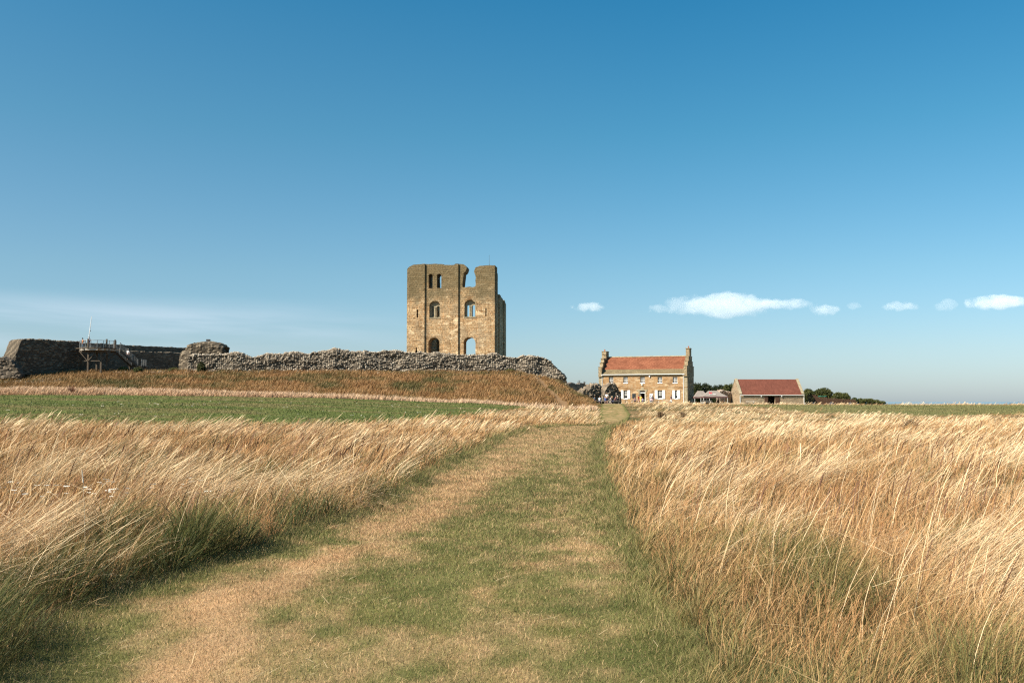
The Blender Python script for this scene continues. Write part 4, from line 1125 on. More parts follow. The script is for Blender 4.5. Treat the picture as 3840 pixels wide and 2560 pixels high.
def sash(parent, sc_, zc0, zc1, hw, cols, rows, open_frac=0.0, y=0.16):
    fr = MB()
    w_ = hw - 0.004; fr.box(sc_ - w_, sc_ - w_ + 0.06, y, y + 0.10, zc0, zc1).box(sc_ + w_ - 0.06, sc_ + w_, y, y + 0.10, zc0, zc1)
    fr.box(sc_ - w_ + 0.06, sc_ + w_ - 0.06, y, y + 0.10, zc1 - 0.06, zc1).box(sc_ - w_ + 0.06, sc_ + w_ - 0.06, y, y + 0.10, zc0, zc0 + 0.09)
    a0, a1 = zc0 + 0.09 + open_frac * (zc1 - zc0), zc1 - 0.06
    mid = (a0 + a1) / 2 if open_frac == 0 else a0
    fr.box(sc_ - w_ + 0.06, sc_ + w_ - 0.06, y + 0.01, y + 0.08, mid - 0.035, mid + 0.035)
    for i in range(1, cols):
        xx = sc_ - w_ + 0.06 + (2 * w_ - 0.12) * i / cols; fr.box(xx - 0.02, xx + 0.02, y + 0.02, y + 0.06, a0, a1)
    for j in range(1, rows):
        zz = a0 + (a1 - a0) * j / rows
        if abs(zz - mid) > 0.05: fr.box(sc_ - w_ + 0.06, sc_ + w_ - 0.06, y + 0.021, y + 0.059, zz - 0.02, zz + 0.02)
    f_ = fr.build('window', M['white'], parent)
    MB().box(sc_ - w_ + 0.03, sc_ + w_ - 0.03, y + 0.065, y + 0.075, zc0 + 0.04, zc1 - 0.03).build('pane', M['glass'], f_)
    MB().box(sc_ - hw - 0.06, sc_ + hw + 0.06, -0.07, y - 0.002, zc0 - 0.13, zc0 - 0.002).build('sill', M['white'], f_)
    return f_


for (a, hw), (t_, b_) in zip(UW, uz): sash(house, hs_(a), b_, t_, hw, 3, 4)
for i, ((a, hw), (t_, b_)) in enumerate(zip(LW, lz_)):
    sash(house, hs_(a), b_, t_, hw, 3 if hw > 0.3 else 2, 3 if i == 0 else 4, 0.33)
def shutter(a0, a1, t_, b_):
    s0, s1 = hs_(a0), hs_(a1)
    mb = MB().box(s0, s1, -0.09, -0.045, b_, t_)
    mb.box(s0 + 0.05, s1 - 0.05, -0.105, -0.088, b_ + 0.08, b_ + 0.16).box(s0 + 0.05, s1 - 0.05, -0.105, -0.088, t_ - 0.16, t_ - 0.08).box(s0 + 0.05, s1 - 0.05, -0.105, -0.088, (t_ + b_) / 2 - 0.04, (t_ + b_) / 2 + 0.04)
    mb.box(s0 + 0.1, s0 + 0.16, -0.045, 0.002, b_ + 0.2, b_ + 0.26).box(s0 + 0.1, s0 + 0.16, -0.045, 0.002, t_ - 0.26, t_ - 0.2)
    mb.build('shutter', M['white'], house)
for a0, a1, (t_, b_) in ((893, 931, lz_[0]), (991, 1029, lz_[0]), (1391, 1431, lz_[1]), (1500, 1541, lz_[1]), (1650, 1686, lz_[2]), (1722, 1761, lz_[2])):
    shutter(a0, a1, t_ + 0.04, b_ - 0.06)
# string course, eaves, quoins
MB().box(0, LH, -0.07, -0.002, hz(752), hz(744)).build('string_course', M['house'], house)
nq = 12; q_ = MB(); q2_ = MB()
for k in range(nq):
    z0, z1 = GZ0 + (ZE - 0.35 - GZ0) * k / nq, GZ0 + (ZE - 0.35 - GZ0) * (k + 1) / nq - 0.015
    wq = 0.85 if k % 2 else 0.6
    q_.box(LH - wq, LH + 0.012, -0.014, -0.002, z0, z1); q2_.box(0 - 0.0, wq, -0.014, -0.002, z0, z1)
q_.build('quoins', M['quoin'], house); q2_.build('quoins', M['quoin'], house)
# roof: red tiles above, a band of stone slates at the eaves
def roof_pitch(y): return ZE - 0.06 + y * (ZR - ZE) / (DH / 2)
ys1 = 0.95
tilt = [(-0.28, roof_pitch(-0.28)), (ys1, roof_pitch(ys1)), (ys1, roof_pitch(ys1) + 0.12), (-0.28, roof_pitch(-0.28) + 0.10)]
MB().prism([(y_, z_) for y_, z_ in tilt], 'x', 0.70, LH - 0.70).build('slate_eaves', M['slates'], house)
rt = [(ys1 + 0.004, roof_pitch(ys1) - 0.03), (DH / 2, ZR - 0.06), (DH + 0.28, roof_pitch(-0.28)), (DH + 0.28, roof_pitch(-0.28) + 0.1), (DH / 2, ZR + 0.07), (ys1 + 0.004, roof_pitch(ys1) + 0.09)]
roof = MB().prism(rt, 'x', 0.70, LH - 0.70).build('roof', M['roof'], house)
rm = MB()
for k in range(24):
    a0 = 0.72 + (LH - 1.44) * k / 24; rm.prism([(DH / 2 - 0.16, ZR + 0.02), (DH / 2, ZR + 0.17 + 0.02 * (k % 2)), (DH / 2 + 0.16, ZR + 0.02)], 'x', a0, a0 + (LH - 1.44) / 24 - 0.02)
rm.build('ridge_stones', M['quoin'], house)
# stepped gables with chimneys
for side, x0, x1, steps, zc in (('l', 0.0, 0.695, (hz(460, 600), hz(392, 600), hz(325, 620)), hz(221, 640)), ('r', LH - 0.695, LH, (hz(437, 1850), hz(368, 1850), hz(292, 1860)), hz(172, 1870))):
    st = steps
    o_ = [(0.502, GZ0 - 0.5), (DH - 0.502, GZ0 - 0.5), (DH - 0.502, ZE - 0.4), (DH + 0.28, ZE - 0.4), (DH + 0.28, st[0]), (DH - 0.85, st[0]), (DH - 0.85, st[1]), (DH - 1.75, st[1]), (DH - 1.75, st[2]), (1.75, st[2]), (1.75, st[1]), (0.85, st[1]), (0.85, st[0]), (-0.28, st[0]), (-0.28, ZE - 0.4), (0.502, ZE - 0.4)]
    o_ = [(-0.28 if y_ == -0.28 else y_, z_) for y_, z_ in o_]
    slab(o_, [], x0, x1, 'yz').build('gable', M['gable'], house)
    for ya, yb, zz in ((-0.34, 0.90, st[0]), (0.80, 1.80, st[1]), (1.70, 2.66, st[2]), (DH - 0.90, DH + 0.34, st[0]), (DH - 1.80, DH - 0.80, st[1]), (DH - 2.66, DH - 1.70, st[2])):
        MB().box(x0 - 0.06, x1 + 0.06, ya, yb, zz + 0.002, zz + 0.11).build('coping', M['gable'], house)
    MB().box(x0 - 0.05, x1 + 0.05, -0.33, 0.0 - 0.002, ZE - 0.55, ZE - 0.402).build('corbel', M['gable'], house)
    ch = MB().box(x0 - 0.02, x1 + 0.22 if side == 'l' else x1 + 0.02, 2.66, DH - 2.66, st[2] - 0.3, zc)
    if side == 'l': pass
    ch.box(x0 - 0.10, (x1 + 0.30) if side == 'l' else x1 + 0.10, 2.56, DH - 2.56, zc + 0.002, zc + 0.14)
    cho = ch.build('chimney', M['gable'], house)
    xm = (x0 + x1) / 2 + 0.05
    MB().tube([(xm, DH / 2 - 0.3, zc + 0.14), (xm, DH / 2 - 0.3, zc + 0.55)], 0.14, 12, 0.12).build('chimney_pot', M['terracotta'], cho)
# gutter, downpipes
gt = MB().tube([(0.62, -0.34, ZE - 0.13), (LH - 0.5, -0.34, ZE - 0.13)], 0.065, 8)
for k in range(9): gt.box(0.9 + k * 2.05, 0.95 + k * 2.05, -0.33, -0.002, ZE - 0.2, ZE - 0.15)
gt.build('gutter', M['white'], house)
for a in (621, 1813):
    s_ = hs_(a); MB().tube([(s_, -0.34, ZE - 0.15), (s_, -0.30, ZE - 0.35), (s_, -0.09, ZE - 0.62), (s_, -0.09, GZ0)], 0.055, 8).build('downpipe', M['white'], house)
# door with fanlight, surround and pediment
dw = MB().box(door_s - 0.616, door_s - 0.50, 0.14, 0.25, GZ0 + 0.2, dz1 - 0.005).box(door_s + 0.43, door_s + 0.546, 0.14, 0.25, GZ0 + 0.2, dz1 - 0.005).box(door_s - 0.50, door_s + 0.43, 0.12, 0.25, dz1 - 0.52, dz1 - 0.36).box(door_s - 0.5, door_s + 0.43, 0.14, 0.25, dz1 - 0.06, dz1 - 0.005)
dfr = dw.build('door_frame', M['white'], house)
MB().box(door_s - 0.5, door_s + 0.43, 0.19, 0.20, dz1 - 0.36, dz1 - 0.06).build('fanlight', M['glass'], dfr)
MB().box(door_s - 0.56, door_s - 0.52, 0.26, 1.15, GZ0 + 0.2, dz1 - 0.52).build('door', M['brown_wood'], house)
sr = MB()
zs_ = np.linspace(GZ0 + 0.2, dz1, 8)
for k in range(7):
    e_ = 0.16 if k % 2 else 0.30
    sr.box(door_s - 0.63 - e_, door_s - 0.628, -0.07, -0.003, zs_[k], zs_[k + 1] - 0.015).box(door_s + 0.56, door_s + 0.56 + e_, -0.07, -0.003, zs_[k], zs_[k + 1] - 0.015)
sr.box(door_s - 1.25, door_s + 1.05, -0.09, -0.003, dz1 + 0.01, dz1 + 0.22)
sr.prism([(door_s - 0.38, dz1 + 0.222), (door_s + 0.32, dz1 + 0.222), (door_s + 0.26, dz1 + 0.55), (door_s + 0.14, dz1 + 0.70), (door_s - 0.03, dz1 + 0.78), (door_s - 0.2, dz1 + 0.70), (door_s - 0.32, dz1 + 0.55)], 'y', -0.12, -0.003)
sr.build('door_surround', M['quoin'], house)
# lamps and boards on the front wall
def hwp(s_, y_, z_): return Vector((XHl + s_ * math.cos(AH) + y_ * math.sin(AH), YHl - s_ * math.sin(AH) + y_ * math.cos(AH), z_))
for a, b, lab in ((1207, 713, 'round white bulkhead lamp on the house wall above the doorway'), (1318, 594, 'small white floodlight high on the house wall beside the middle upper window')):
    t = thing('wall_lamp', lab, 'wall lamp', hwp(hs_(a), 0, hz(b, a)), -AH, 'lamps on the stone house')
    MB().sphere((0, -0.16, 0), 0.17, (1, 0.6, 1)).build('lamp_glass', M['white'], t, True); MB().box(-0.07, 0.07, -0.10, -0.001, -0.09, 0.09).build('bracket', M['dark_metal'], t)
t = thing('notice_board', 'black framed notice board hanging on the house wall between window and doorway', 'notice board', hwp(hs_(1084), 0, hz(905, 1084)), -AH)
MB().box(-0.36, 0.36, -0.06, -0.003, -0.1, 0.85).build('frame', M['dark_metal'], t)
MB().box(-0.31, 0.31, -0.075, -0.062, -0.05, 0.80).build('panel', M['black_board'], t)
t = thing('notice_board', 'white notice board with a small blue emblem hanging on the house wall', 'notice board', hwp(hs_(1339), 0, hz(922, 1339)), -AH)
fr_ = MB().box(-0.37, 0.37, -0.06, -0.003, -0.1, 1.1).build('frame', M['dark_metal'], t)
MB().box(-0.33, 0.33, -0.075, -0.062, -0.06, 1.06).build('panel', M['white'], t)
M['blue'] = plain('blue_print', (0.05, 0.12, 0.32), 0.6, 0.05, 3)
MB().box(-0.24, -0.10, -0.080, -0.077, 0.80, 0.94).build('emblem', M['blue'], t)

# ------------------------------------------------------------------ the barn
AB = rad(-3.5); YBn = 200.0; XBn = uvx(2772.6, YBn); LBn = 13.15; DB = 6.4; ZG = 0.9
ZEb = vz(1477, 200); ZRb = vz(1423.5, 203.2)
barn = thing('stone_barn', 'low stone barn with dull red tiled roof and an open dark doorway', 'barn', (XBn, YBn, 0), -AB)
def bs(a): return (a - 580) / 820 * LBn
dr = rect(bs(940), bs(1030), ZG + 0.2, ZEb - 0.42)
slab(rect(0, LBn, ZG - 0.5, ZEb), [dr], 0.0, 0.5).build('wall', M['barn'], barn)
MB().box(0, LBn, DB - 0.5, DB, ZG - 0.5, ZEb).build('wall', M['barn'], barn)
MB().box(bs(930), bs(1040), -0.04, -0.003, ZEb - 0.40, ZEb - 0.22).build('lintel', M['quoin'], barn)
slope = (ZRb - ZEb) / (DB / 2)
for x0, x1 in ((0.0, 0.45), (LBn - 0.45, LBn)):
    g = [(0.502, ZG - 0.5), (DB - 0.502, ZG - 0.5), (DB - 0.502, ZEb - 0.02), (DB, ZEb + 0.06), (DB / 2, ZRb + 0.06), (0.0, ZEb + 0.06), (0.502, ZEb - 0.02)]
    g = [(0.502, ZG - 0.5), (DB - 0.502, ZG - 0.5), (DB - 0.502, ZEb + 0.002), (DB + 0.02, ZEb + 0.002), (DB / 2, ZRb + 0.05), (-0.02, ZEb + 0.002), (0.502, ZEb + 0.002)]
    slab(g, [], x0, x1, 'yz').build('gable', M['barn'], barn)
    cp = MB()
    for sgn in (0, 1):
        a = (-0.14, ZEb - 0.05) if not sgn else (DB + 0.14, ZEb - 0.05); b = (DB / 2, ZRb + 0.10)
        cp.prism([a, b, (b[0], b[1] + 0.16), (a[0], a[1] + 0.16)], 'x', x0 - 0.05, x1 + 0.03)
    cp.build('coping', M['quoin'], barn)
ov = -0.22
rt = [(ov, ZEb + ov * slope + 0.0), (DB / 2, ZRb - 0.02), (DB - ov, ZEb + ov * slope), (DB - ov, ZEb + ov * slope + 0.1), (DB / 2, ZRb + 0.1), (ov, ZEb + ov * slope + 0.1)]
MB().prism(rt, 'x', 0.484, LBn - 0.484).build('roof', M['roof2'], barn)
MB().tube([(0.1, -0.28, ZEb - 0.22), (LBn - 0.1, -0.28, ZEb - 0.22)], 0.055, 8).build('gutter', M['white'], barn)
for s_ in (0.06, LBn - 0.04): MB().tube([(s_, -0.28, ZEb - 0.2), (s_, -0.22, ZEb - 0.36), (s_, -0.09, ZEb - 0.5), (s_, -0.09, ZG)], 0.06, 8).build('downpipe', M['white'], barn)
for a0, a1 in ((893, 938), (1032, 1086)):
    mb = MB(); n_ = 5
    for k in range(n_):
        p0, p1 = bs(a0) + (bs(a1) - bs(a0)) * k / n_, bs(a0) + (bs(a1) - bs(a0)) * (k + 1) / n_ - 0.012
        mb.box(p0, p1, -0.09, -0.05, ZG + 0.2, ZEb - 0.46)
    mb.box(bs(a0), bs(a1) - 0.012, -0.112, -0.092, ZEb - 0.85, ZEb - 0.75).box(bs(a0), bs(a1) - 0.012, -0.05, -0.003, ZEb - 0.85, ZEb - 0.75)
    mb.build('door', M['brown_wood'], barn)
def bwp(s_, y_, z_): return Vector((XBn + s_ * math.cos(AB) + y_ * math.sin(AB), YBn - s_ * math.sin(AB) + y_ * math.cos(AB), z_))
for a, lab in ((853, 'round white lamp on the barn wall, between downpipe and left door leaf'), (1112, 'round white lamp on the barn wall, just right of the right door leaf')):
    t = thing('wall_lamp', lab, 'wall lamp', bwp(bs(a), 0, vz(1340 + 487 / 3.36, 200)), -AB, 'lamps on the barn')
    MB().sphere((0, -0.15, 0), 0.18, (1, 0.6, 1)).build('lamp_glass', M['white'], t, True); MB().box(-0.06, 0.06, -0.10, -0.001, -0.09, 0.09).build('bracket', M['dark_metal'], t)

# ------------------------------------------------------------------ pop-up canopies
def gazebo(name, u0, u1, Y, vt, ve, label, emblem, t0f, t1f):
    x0, x1 = uvx(u0, Y), uvx(u1, Y); Wd = x1 - x0; D = 3.0; g0 = H((x0 + x1) / 2, Y)
    t = thing(name, label, 'canopy', ((x0 + x1) / 2, Y + D / 2, g0), 0.0, 'grey pop-up canopies')
    ze = vz(ve, Y) - g0; zt_ = vz(vt, Y + D / 2) - g0; h = Wd / 2; a, b = -h + Wd * t0f, -h + Wd * t1f
    bm = bmesh.new(); nseg = 8
    lo = []; 
    E = [(-h, -D / 2), (h, -D / 2), (h, D / 2), (-h, D / 2)]; T = [(a, -0.15), (b, -0.15), (b, 0.15), (a, 0.15)]
    for k in range(4):
        e0, e1, q0, q1 = E[k], E[(k + 1) % 4], T[k], T[(k + 1) % 4]
        grid = [[None] * (nseg + 1) for _ in range(nseg + 1)]
        for i in range(nseg + 1):
            for j in range(nseg + 1):
                s_, r_ = i / nseg, j / nseg
                px = (e0[0] * (1 - s_) + e1[0] * s_) * (1 - r_) + (q0[0] * (1 - s_) + q1[0] * s_) * r_
                py = (e0[1] * (1 - s_) + e1[1] * s_) * (1 - r_) + (q0[1] * (1 - s_) + q1[1] * s_) * r_
                sag = -0.07 * math.sin(math.pi * r_) - 0.05 * abs(math.sin(2 * math.pi * s_)) * (1 - r_)
                grid[i][j] = bm.verts.new((px, py, ze + (zt_ - ze) * r_ + sag))
        for i in range(nseg):
            for j in range(nseg): bm.faces.new((grid[i][j], grid[i + 1][j], grid[i + 1][j + 1], grid[i][j + 1]))
    bm.faces.new([bm.verts.new((p[0], p[1], zt_)) for p in T])
    bmesh.ops.remove_doubles(bm, verts=bm.verts, dist=1e-4)
    mb = MB.__new__(MB); mb.bm = bm; roof_ = mb.build('roof', M['canopy'], t)
    so_ = roof_.modifiers.new('thickness', 'SOLIDIFY'); so_.thickness = 0.02
    v = MB()
    for k in range(4):
        e0, e1 = Vector(E[k]), Vector(E[(k + 1) % 4]); n_ = 10
        for i in range(n_):
            p, q = e0.lerp(e1, i / n_), e0.lerp(e1, (i + 1) / n_); za = -0.05 * abs(math.sin(2 * math.pi * i / n_)); zb_ = -0.05 * abs(math.sin(2 * math.pi * (i + 1) / n_))
            v.poly([(p.x, p.y, ze + za), (q.x, q.y, ze + zb_), (q.x, q.y, ze + zb_ - 0.30), (p.x, p.y, ze + za - 0.30)])
    vo = v.build('valance', M['valance'], t); so_ = vo.modifiers.new('thickness', 'SOLIDIFY'); so_.thickness = 0.02
    for p in E: MB().bar((p[0] * 0.985, p[1] * 0.97, 0), (p[0] * 0.985, p[1] * 0.97, ze - 0.02), 0.06).build('leg', M['white'], t)
    if emblem:
        # blot-like emblem with a strip of lettering below, printed on the front slope
        n_s = Vector((0, -(zt_ - ze), (D / 2 - 0.15))).normalized()
        def on(fx, fr):
            px = -h + Wd * fx; r_ = fr; y_ = -D / 2 * (1 - r_) - 0.15 * r_
            return Vector((px, y_, ze + (zt_ - ze) * r_ - 0.06)) + n_s * 0.16
        mb = MB()
        for fx0, fx1, r0, r1 in ((0.25, 0.38, 0.38, 0.52), (0.27, 0.31, 0.54, 0.72), (0.325, 0.375, 0.54, 0.66), (0.245, 0.265, 0.54, 0.6)):
            mb.poly([on(fx0, r0), on(fx1, r0), on(fx1, r1), on(fx0, r1)])
        e_ = mb.build('emblem', M['red'], t)
        MB().poly([on(0.25, 0.28), on(0.52, 0.28), on(0.52, 0.33), on(0.25, 0.33)]).build('lettering', M['white'], t)
    return t
gazebo('canopy', 2637, 2728, 194, 1464.5, 1485, 'grey canopy with a red emblem and brown valance, nearer the barn', True, 0.27, 0.62)
gazebo('canopy', 2604, 2660, 199, 1465, 1487, 'plain grey canopy half hidden behind the one with the red emblem', False, 0.3, 0.66)

# ------------------------------------------------------------------ picket fence and green awning right of the barn
fy = 206.0; xf0, xf1 = uvx(3020, fy), uvx(3205, fy)
fence = thing('wooden_fence', 'tall dark brown paling fence in front of the round bushes, right of the barn', 'fence', (xf0, fy, 0))
mb = MB(); k = 0; xx = 0.0; rf = random.Random(9)
while xx < xf1 - xf0:
    g0 = H(xf0 + xx, fy); hh_ = np.interp(xx, [0, 1.5, 3, 6, 10.5], [2.1, 2.0, 1.5, 1.25, 1.0]) + rf.uniform(-0.08, 0.08)
    if rf.random() > 0.06: mb.box(xx, xx + 0.10, -0.02 + rf.uniform(-.01, .01), 0.012, g0 - 0.1, g0 + hh_)
    xx += 0.15
mb.build('palings', M['brown_wood'], fence)
mb = MB()
for q0 in range(0, 10):
    a_, b_ = q0 * 1.02, (q0 + 1) * 1.02; mb.bar((a_, 0.04, H(xf0 + a_, fy) + 0.7), (b_, 0.04, H(xf0 + b_, fy) + 0.7), 0.05, 0.08)
mb.build('rails', M['brown_wood'], fence)
for q0 in range(6):
    a_ = q0 * 1.95; g0 = H(xf0 + a_, fy); MB().box(a_, a_ + 0.12, 0.07, 0.19, g0 - 0.2, g0 + np.interp(a_, [0, 1.5, 3, 6, 10.5], [2.2, 2.1, 1.7, 1.4, 1.1])).build('post', M['timber'], fence)
xa, ya = uvx(3078, 209), 209.0; ga = H(xa, ya)
aw = thing('green_awning', 'green cloth awning showing above the brown paling fence', 'awning', (xa, ya, ga))
ztop = vz(1485.5, 209) - ga
bm = bmesh.new(); G = [[bm.verts.new((-0.85 + 1.7 * i / 6, -0.8 + 1.6 * j / 4, ztop + 0.10 * (i / 6) - 0.22 * abs(j / 4 - 0.3) + 0.05 * math.sin(i))) for j in range(5)] for i in range(7)]
for i in range(6):
    for j in range(4): bm.faces.new((G[i][j], G[i + 1][j], G[i + 1][j + 1], G[i][j + 1]))
mb = MB.__new__(MB); mb.bm = bm; c_ = mb.build('cloth', M['green_cloth'], aw); c_.modifiers.new('thickness', 'SOLIDIFY').thickness = 0.02
for sx, sy in ((-0.8, -0.7), (0.8, -0.7), (-0.8, 0.7), (0.8, 0.7)): MB().tube([(sx, sy, 0), (sx, sy, ztop - 0.12)], 0.03, 6).build('pole', M['timber'], aw)


# ------------------------------------------------------------------ trees and bushes
def crown_mesh(lobes, n_leaf, leaf, seed, c1, c2, dens=0.55):
    """leaf clumps through the volume of several lobes. lobes: (cx, cy, cz, rx, ry, rz)"""
    rg = np.random.default_rng(seed); V, C = [], []
    vol = np.array([l[3] * l[4] * l[5] for l in lobes]); cnt = (n_leaf * vol / vol.sum()).astype(int)
    for l, n_ in zip(lobes, cnt):
        u_ = rg.normal(size=(n_, 3)); u_ /= np.linalg.norm(u_, axis=1)[:, None]
        r_ = 1 - np.abs(rg.normal(0, 0.22, n_)); az_ = np.arctan2(u_[:, 1], u_[:, 0]) * 2.2
        lump = 0.80 + 0.42 * fbm(az_ * 1.6 + 9, u_[:, 2] * 3.3 + seed, seed, 3)
        p = u_ * (r_ * lump)[:, None] * np.array(l[3:6]) + np.array(l[0:3])
        keep_ = fbm(p[:, 0] / 0.45 + 5, (p[:, 1] + p[:, 2]) / 0.45, seed + 2, 2) > (1 - dens) * 0.8
        p = p[keep_]; m_ = len(p)
        a = rg.normal(size=(m_, 3)); a /= np.linalg.norm(a, axis=1)[:, None]; b = np.cross(a, rg.normal(size=(m_, 3))); b /= np.linalg.norm(b, axis=1)[:, None]
        s_ = (leaf * rg.uniform(0.5, 1.3, m_))[:, None]
        V.append(np.stack([p - a * s_, p - b * s_ * 0.6, p + a * s_, p + b * s_ * 0.6], 1))
        t = np.clip(0.5 + rg.normal(0, 0.25, m_) + (fbm(p[:, 0] / 0.7, p[:, 2] / 0.7, seed + 6, 2) - 0.5) * 1.5, 0, 1)
        C.append(np.repeat(mixc(c1, c2, t)[:, None], 4, 1))
    V = np.concatenate(V).reshape(-1, 3); C = np.concatenate(C).reshape(-1, 3)
    return V, np.arange(len(V)).reshape(-1, 4), C


def tree(name, cx, cy, lobes, label, cat, group=None, n_leaf=5000, leaf=0.15, seed=1, c1=(0.030, 0.045, 0.014), c2=(0.085, 0.105, 0.032), dens=0.7, stems=4):
    g0 = H(cx, cy); t = thing(name, label, cat, (cx, cy, g0), 0, group); r_ = random.Random(seed)
    mb = MB()
    for k in range(stems):
        l = lobes[k % len(lobes)]; bx, by = r_.uniform(-0.2, 0.2) + l[0] * 0.25, r_.uniform(-0.2, 0.2)
        tp_ = Vector((l[0] + r_.uniform(-.3, .3) * l[3], l[1], l[2] + l[5] * 0.45)); md = Vector((bx, by, 0)).lerp(tp_, 0.5) + Vector((r_.uniform(-.1, .1), r_.uniform(-.1, .1), 0))
        mb.tube([(bx, by, -0.15), md, tp_], 0.03 + 0.03 * l[5], 7, 0.015)
        for q_ in range(2): mb.tube([md, md.lerp(tp_, 0.5) + Vector((r_.uniform(-.5, .5) * l[3], r_.uniform(-.5, .5) * l[4], 0.2))], 0.022, 5, 0.01)
    mb.build('trunk', M['bark'], t)
    V, F_, C = crown_mesh(lobes, n_leaf, leaf, seed, c1, c2, dens)
    link_mesh('crown', np_mesh('crown', V, F_, C), M['leaf'], t)
    return t


def tree_uv(name, u, Y, us_, label, seed, **kw):
    """us_: lobes as (u centre, v top, half width in px, depth m)"""
    cx = uvx(u, Y); g0 = H(cx, Y); lobes = []
    for (uc, vt, hw, dd) in us_:
        h_ = vz(vt, Y) - g0; rz_ = h_ * 0.52
        lobes.append((uvx(uc, Y) - cx, dd, h_ - rz_ * 0.98, hw / F * Y, 1.3 + 0.2 * dd, rz_))
    return tree(name, cx, Y, lobes, label, kw.pop('cat', 'tree'), seed=seed, **kw)


TG = 'trees behind the canopies and the barn'
OL1, OL2 = (0.045, 0.055, 0.016), (0.13, 0.135, 0.042)
tree_uv('tree', 2612, 224, [(2600, 1436, 22, 0), (2622, 1438, 16, 0.5)], 'dark leafy tree right behind the shaded gable of the stone house', 61, group=TG, n_leaf=7000, c1=(0.03, 0.04, 0.013), c2=(0.075, 0.09, 0.03))
tree_uv('tree', 2652, 226, [(2645, 1437, 20, 0), (2662, 1444, 15, 0.4)], 'dark rounded tree behind the plain canopy, second from the house', 62, group=TG, n_leaf=6500, c1=(0.02, 0.03, 0.012), c2=(0.05, 0.062, 0.022))
tree_uv('tree', 2694, 225, [(2684, 1446, 20, 0), (2702, 1443, 18, 0.4)], 'low dark tree right above the canopy with the red emblem', 63, group=TG, n_leaf=6500, c1=(0.02, 0.03, 0.012), c2=(0.055, 0.07, 0.024))
tree_uv('tree', 2734, 222, [(2722, 1442, 16, 0), (2744, 1440, 20, 0.5)], 'lighter green tree beside the barn gable above the tumbledown wall', 64, group=TG, n_leaf=7500, c1=OL1, c2=OL2)
tree_uv('bush', 3030, 222, [(3030, 1458, 22, 0)], 'round bush touching the right end of the barn', 65, group='round bushes beyond the fence', cat='bush', n_leaf=5000, c1=OL1, c2=OL2)
tree_uv('bush', 3086, 224, [(3072, 1459, 28, 0), (3092, 1455, 34, 0.6)], 'highest and widest of the round bushes, above the green awning', 66, group='round bushes beyond the fence', cat='bush', n_leaf=9500, c1=OL1, c2=OL2)
tree_uv('bush', 3156, 223, [(3142, 1472, 26, 0), (3166, 1474, 24, 0.5)], 'lower round bush at the far end of the paling fence', 67, group='round bushes beyond the fence', cat='bush', n_leaf=7500, c1=OL1, c2=OL2)
tree_uv('bush', 3208, 221, [(3202, 1490, 12, 0)], 'small dark bush between the paling fence and the low scrub', 68, group='low scrub right of the fence', cat='bush', n_leaf=1800, leaf=0.12)
tree_uv('bush', 3236, 221, [(3226, 1493, 14, 0), (3246, 1494, 12, 0)], 'low patchy green bush right of the small dark one', 69, group='low scrub right of the fence', cat='bush', n_leaf=2600, leaf=0.12, c1=OL1, c2=OL2)
tree_uv('bush', 3278, 222, [(3262, 1494, 14, 0), (3284, 1498, 16, 0), (3304, 1503, 14, 0)], 'long low scrub bush thinning out towards the open sea view', 70, group='low scrub right of the fence', cat='bush', n_leaf=3200, leaf=0.12, c1=OL1, c2=OL2)


def small_bush(u, v, Y, r, hgt, label, seed, c1=(0.04, 0.05, 0.015), c2=(0.10, 0.115, 0.035), n=1600, leaf=0.09, name='bush', cat='bush'):
    x_ = uvx(u, Y); return tree(name, x_, Y, [(0, 0, hgt * 0.5, r, r * 0.9, hgt * 0.55)], label, cat, n_leaf=n, leaf=leaf, seed=seed, c1=c1, c2=c2, dens=0.8, stems=3)
small_bush(755, 1392, 146.2, 0.62, 1.5, 'dark pointed bush at the top of the bank against the rubble wall', 81, (0.035, 0.04, 0.015), (0.08, 0.085, 0.03), 2200)
small_bush(517, 1388, 146.4, 0.7, 0.85, 'small dark green bush below the foot of the platform stairs', 82)
small_bush(462, 1385, 147.5, 0.8, 0.8, 'olive tuft of weeds between the platform legs and the stairs', 83, (0.08, 0.08, 0.025), (0.16, 0.15, 0.05))
small_bush(652, 1382, 147.0, 0.8, 0.7, 'ragged weed clump at the wall foot right of the platform stairs', 84, (0.08, 0.08, 0.025), (0.15, 0.14, 0.05))
small_bush(1912, 1402, 149.0, 0.75, 0.6, 'little green bush at the wall foot near the right end of the curtain wall', 85, (0.06, 0.08, 0.02), (0.12, 0.15, 0.04))
small_bush(700, 1294, 160.5, 0.9, 0.35, 'dry scrub patch growing on top of the turret stump', 86, (0.14, 0.10, 0.04), (0.26, 0.19, 0.09), 900) if False else None
